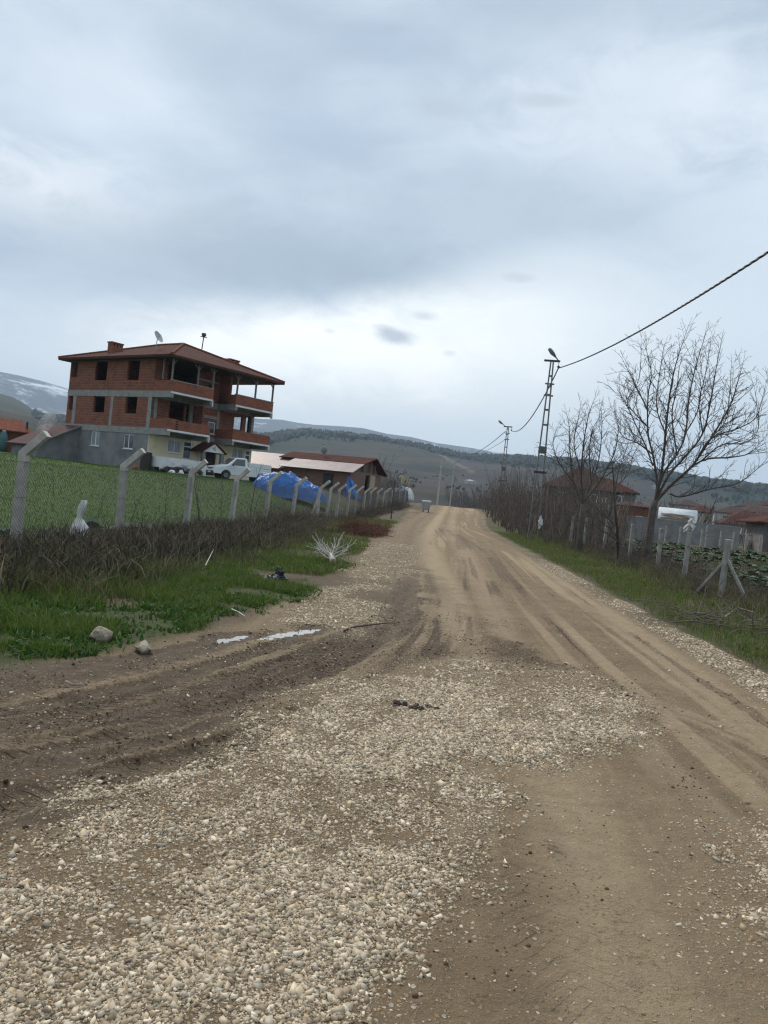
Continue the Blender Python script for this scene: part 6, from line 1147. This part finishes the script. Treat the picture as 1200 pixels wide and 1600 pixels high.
x, y = scatter(42000, 8, 40, 15, 66, lambda x, y: (x > 7.6+.06*y)*np.clip(24/y, .25, 1)*(fbm(x*.7, y*.7, 97, 3) > .42)); n = len(x); blades('field_weeds', x, y, rng.uniform(.06, .22, n), rng.uniform(.02, .05, n), [(.05, .075, .028), (.06, .10, .05), (.10, .085, .045), (.14, .10, .06)], lean=1.3)

# ---------------------------------------------------------------- far woods
def conifer(seed):
    rg = random.Random(seed); m = MB(); n = 6
    for z0, z1, r in ((.05, .55, .26), (.3, .8, .2), (.55, 1., .13)):
        o_ = len(m.v)
        for i in range(n): a = 6.283*i/n; k = r*rg.uniform(.75, 1.2); m.v.append((k*math.cos(a), k*math.sin(a), z0+rg.uniform(-.05, .05)))
        m.v.append((rg.uniform(-.02, .02), 0, z1))
        for i in range(n): m.f.append((o_+i, o_+(i+1) % n, o_+n))
    return np.array(m.v), np.array(m.f)
def roundtree(seed):
    m = MB().ell((0, 0, .55), .42, .42, .45, 7, 5, .28, seed=seed); V_ = np.array(m.v); return V_, np.array([f if len(f) == 3 else f[:3] for f in m.f]+[(f[0], f[2], f[3]) for f in m.f if len(f) == 4])
def wood(name, n, azr, rr, keep, hr, kinds, cols):
    a = rng.uniform(*azr, n*6); r = np.sqrt(rng.uniform(rr[0]**2, rr[1]**2, n*6)); x, y = r*np.sin(a), r*np.cos(a); k = rng.random(n*6) < keep(a, r, x, y); x, y = x[k][:n], y[k][:n]; z = terrain(x, y); Vs, Fs, Cs, o_ = [], [], [], 0
    for j, (V_, F_) in enumerate(kinds):
        idx = np.arange(j, len(x), len(kinds)); m = len(idx); h = rng.uniform(*hr, m); W_, G_ = replicate(V_, F_, np.stack([x[idx], y[idx], z[idx]-.3], 1), rng.uniform(0, 6.28, m), np.stack([h*rng.uniform(.8, 1.3, m), h], 1)); Vs.append(W_); Fs.append(G_+o_); o_ += len(W_); Cs.append(tints(m, len(V_), cols, .35))
    o = npmesh(name, np.concatenate(Vs), np.concatenate(Fs), TW, None, False, dict(tint=np.concatenate(Cs))); o['kind'] = 'stuff'; return o
CK = [conifer(1), conifer(2), roundtree(3), conifer(4)]; RK_ = [roundtree(5), roundtree(6)]
def sel_(a): return np.interp(a, [R_(-24), R_(-12), R_(-6), R_(1), R_(5), R_(24)], [.5, .62, .74, .86, .9, .62])
wood('ridge_forest', 9000, (R_(-25), R_(27)), (700, 1515), lambda a, r, x, y: sm(sel_(a)-.06, sel_(a)+.16, (r-170)/(RH-170)+(fbm(x/120, y/120, 77, 3)-.5)*.35)*(r/1500)**2, (5, 10), CK, [(.022, .034, .022), (.030, .040, .025), (.036, .040, .028)])
wood('hillside_scrub', 420, (R_(-25), R_(27)), (230, 1400), lambda a, r, x, y: (fbm(x/60, y/60, 79, 4) > .53)*(.25+.75*sm(1300, 300, r)), (1.0, 2.4), RK_, [(.062, .053, .045), (.068, .058, .048), (.055, .052, .042)])
def bare_wood(name, n, pick, hr, cols, seeds=(51, 52, 53), r=.03):
    Vs, Fs, Cs, o_ = [], [], [], 0; x, y = pick(n); z = terrain(x, y)
    for j, sd_ in enumerate(seeds):
        rg = random.Random(sd_); S = []
        for i in range(3): a = rg.uniform(0, 6.28); grow(S, (.1*math.cos(a), .1*math.sin(a), -.1), (.28*math.cos(a), .28*math.sin(a), 1), 3*rg.uniform(.7, 1.), r, 2, rg, .1, .06, 1.7, .4, .5, .6, .012)
        V_, F_ = segmesh(S, 3); idx = np.arange(j, len(x), len(seeds)); m = len(idx); W_, G_ = replicate(V_, F_, np.stack([x[idx], y[idx], z[idx]-.1], 1), rng.uniform(0, 6.28, m), rng.uniform(*hr, m)/3.); Vs.append(W_); Fs.append(G_+o_); o_ += len(W_); Cs.append(tints(m, len(V_), cols, .3))
    o = npmesh(name, np.concatenate(Vs), np.concatenate(Fs), TW, None, False, dict(tint=np.concatenate(Cs))); o['kind'] = 'stuff'; return o
GRY = [(.12, .105, .09), (.085, .075, .066), (.155, .138, .115)]
def pk(azr, rr, cond=None):
    def f(n):
        a = rng.uniform(*azr, n*4); r = rng.uniform(*rr, n*4); x, y = r*np.sin(a), r*np.cos(a); k = np.ones(n*4, bool) if cond is None else cond(x, y); return x[k][:n], y[k][:n]
    return f
bare_wood('roadside_woodland', 430, pk((R_(-5), R_(9)), (118, 300), lambda x, y: np.abs(x-road_c(y)-np.where(y > 130, -.02*(y-130), 0)) > 7), (4.5, 8), GRY)
bare_wood('right_woodland', 260, pk((R_(9), R_(27)), (84, 210), lambda x, y: (x < 27+.1*y) | (y > 95)), (3., 6.5), GRY)
bare_wood('thicket_behind_fence', 330, pk((R_(6), R_(17)), (38, 90), lambda x, y: (x > 8.6+.05*y) & (x < 17)), (2., 3.9), [(.15, .12, .095), (.085, .07, .058), (.19, .155, .115)], (54, 55), .024)
bare_wood('field_end_scrub', 70, pk((R_(-22), R_(-3)), (88, 140), lambda x, y: x < fence_x(y)-3), (2.5, 5), GRY, (56, 57))

# ---------------------------------------------------------------- crushed stone
def stone_t(seed):
    rg = np.random.default_rng(seed)
    if seed % 3:
        v = np.array([(i, j, k) for k in (-1, 1) for j in (-1, 1) for i in (-1, 1)], float)*.58; v *= rg.uniform(.55, 1.2, (8, 1)); v += rg.normal(0, .13, (8, 3)); v = v*np.array([1.35, .95, .62])
        f = np.array([(0, 2, 3), (0, 3, 1), (4, 5, 7), (4, 7, 6), (0, 1, 5), (0, 5, 4), (2, 6, 7), (2, 7, 3), (0, 4, 6), (0, 6, 2), (1, 3, 7), (1, 7, 5)])
    else:
        v = np.array([(1, 0, 0), (-1, 0, 0), (0, 1, 0), (0, -1, 0), (0, 0, 1), (0, 0, -1)], float)*rg.uniform(.6, 1.2, (6, 1))+rg.normal(0, .2, (6, 3)); v = v*np.array([1.2, .95, .7])
        f = np.array([(0, 2, 4), (2, 1, 4), (1, 3, 4), (3, 0, 4), (2, 0, 5), (1, 2, 5), (3, 1, 5), (0, 3, 5)])
    e = Matrix.Rotation(rg.uniform(-.7, .7), 3, 'X') @ Matrix.Rotation(rg.uniform(-.7, .7), 3, 'Y'); return v @ np.array(e).T, f
SCOL = [(.53, .44, .315), (.45, .365, .252), (.62, .53, .40), (.31, .24, .16), (.46, .37, .25), (.36, .272, .175), (.47, .405, .305)]
def stones(name, x, y, size, sink=.25):
    z = gzv(x, y); Vs, Fs, Cs, o_ = [], [], [], 0; N = 27
    for j in range(N):
        V_, F_ = stone_t(100+j); idx = np.arange(j, len(x), N); m = len(idx); s_ = size[idx]; W_, G_ = replicate(V_, F_, np.stack([x[idx], y[idx], z[idx]+s_*.62*(.5-sink)], 1), rng.uniform(0, 6.28, m), s_, rng.uniform(-.5, .5, (m, 2))); Vs.append(W_); Fs.append(G_+o_); o_ += len(W_); Cs.append(tints(m, len(V_), SCOL, .3))
    o = npmesh(name, np.concatenate(Vs), np.concatenate(Fs), ST, None, False, dict(tint=np.concatenate(Cs))); o['kind'] = 'stuff'; return o
def gmask(x, y): return masks(x, y)['gr']
def patchy(x, y): return .14+.86*sm(.38, .56, .55*fbm((x*.9-y*.44)*2.6, (x*.44+y*.9)*.6, 103, 4)+.45*fbm(x*5, y*5, 104, 3))
x, y = scatter(118000, -3.4, 3.4, 1.8, 6.8, lambda x, y: sm(.05, .9, gmask(x, y))*patchy(x, y)*(np.abs(x) < .75*y+.6)*np.clip(1.35-y*.12, .4, 1)); stones('loose_gravel', x, y, np.clip(rng.lognormal(-5.2, .55, len(x)), .002, .021), .42)
x, y = scatter(36000, -3.2, 6, 4.2, 26, lambda x, y: sm(.3, .9, gmask(x, y))*np.clip(9/y, .25, 1)*np.maximum(patchy(x, y), (x > 3.2))); stones('roadside_gravel', x, y, np.clip(rng.lognormal(-4.62, .45, len(x)), .005, .028), .38)
x, y = scatter(9000, -3.2, 6, 1.9, 14, lambda x, y: (.25+sm(.45, .65, fbm(x*1.5, y*1.5, 99, 3)))*masks(x, y)['inroad']*np.clip(5/y, .2, 1)); stones('scattered_stones', x, y, np.clip(rng.lognormal(-5.65, .65, len(x)), .0018, .022), .42)
x, y = scatter(11000, -3.4, 5.5, 1.9, 11, lambda x, y: masks(x, y)['mud']*sm(.42, .6, fbm(x*2.2, y*2.2, 105, 3))); n = len(x)
V0, F0_ = stone_t(300); W_, G_ = replicate(V0, F0_, np.stack([x, y, gzv(x, y)], 1), rng.uniform(0, 6.28, n), np.clip(rng.lognormal(-5.55, .6, n), .002, .018), rng.uniform(-.4, .4, (n, 2))); o = npmesh('mud_clods', W_, G_, TW, None, True, dict(tint=tints(n, len(V0), [(.06, .037, .019), (.10, .064, .034)], .3))); o['kind'] = 'stuff'
c = MB()
for i in range(16): c.ell((random.gauss(0, .085), random.gauss(0, .035), .01), random.uniform(.02, .05), random.uniform(.015, .035), random.uniform(.012, .035), 8, 6, .3, seed=i)
o = c.build('mud_lump', M('dark_mud', (.075, .052, .034), (.05, .035, .024), 9, .8, .8, 40, .02)); at_ground(o, 656, 1109); tag(o, 'dark broken mud lump lying on the pale gravel patch', 'mud lump')
# puddle
m, g = newmat('puddle_water'); g.done(Base_Color=(.24, .22, .19, 1), Roughness=.05, Normal=g.bump(g.noise(objco(g), 6, 2), .02, .01), Specular_IOR_Level=.9, IOR=1.6, Transmission_Weight=.0)
for q0 in (PUDDLE, PUDDLE2):
    q = []
    for i in range(len(q0)):
        for t in (0, .25, .5, .75): p = q0[i]*(1-t)+q0[(i+1) % len(q0)]*t; q.append((p[0]+random.gauss(0, .012), p[1]+random.gauss(0, .03)))
    o = MB().add([(a, b, PL-.005) for a, b in q], [tuple(range(len(q)-1, -1, -1))]).build('puddle', m); o['kind'] = 'structure'
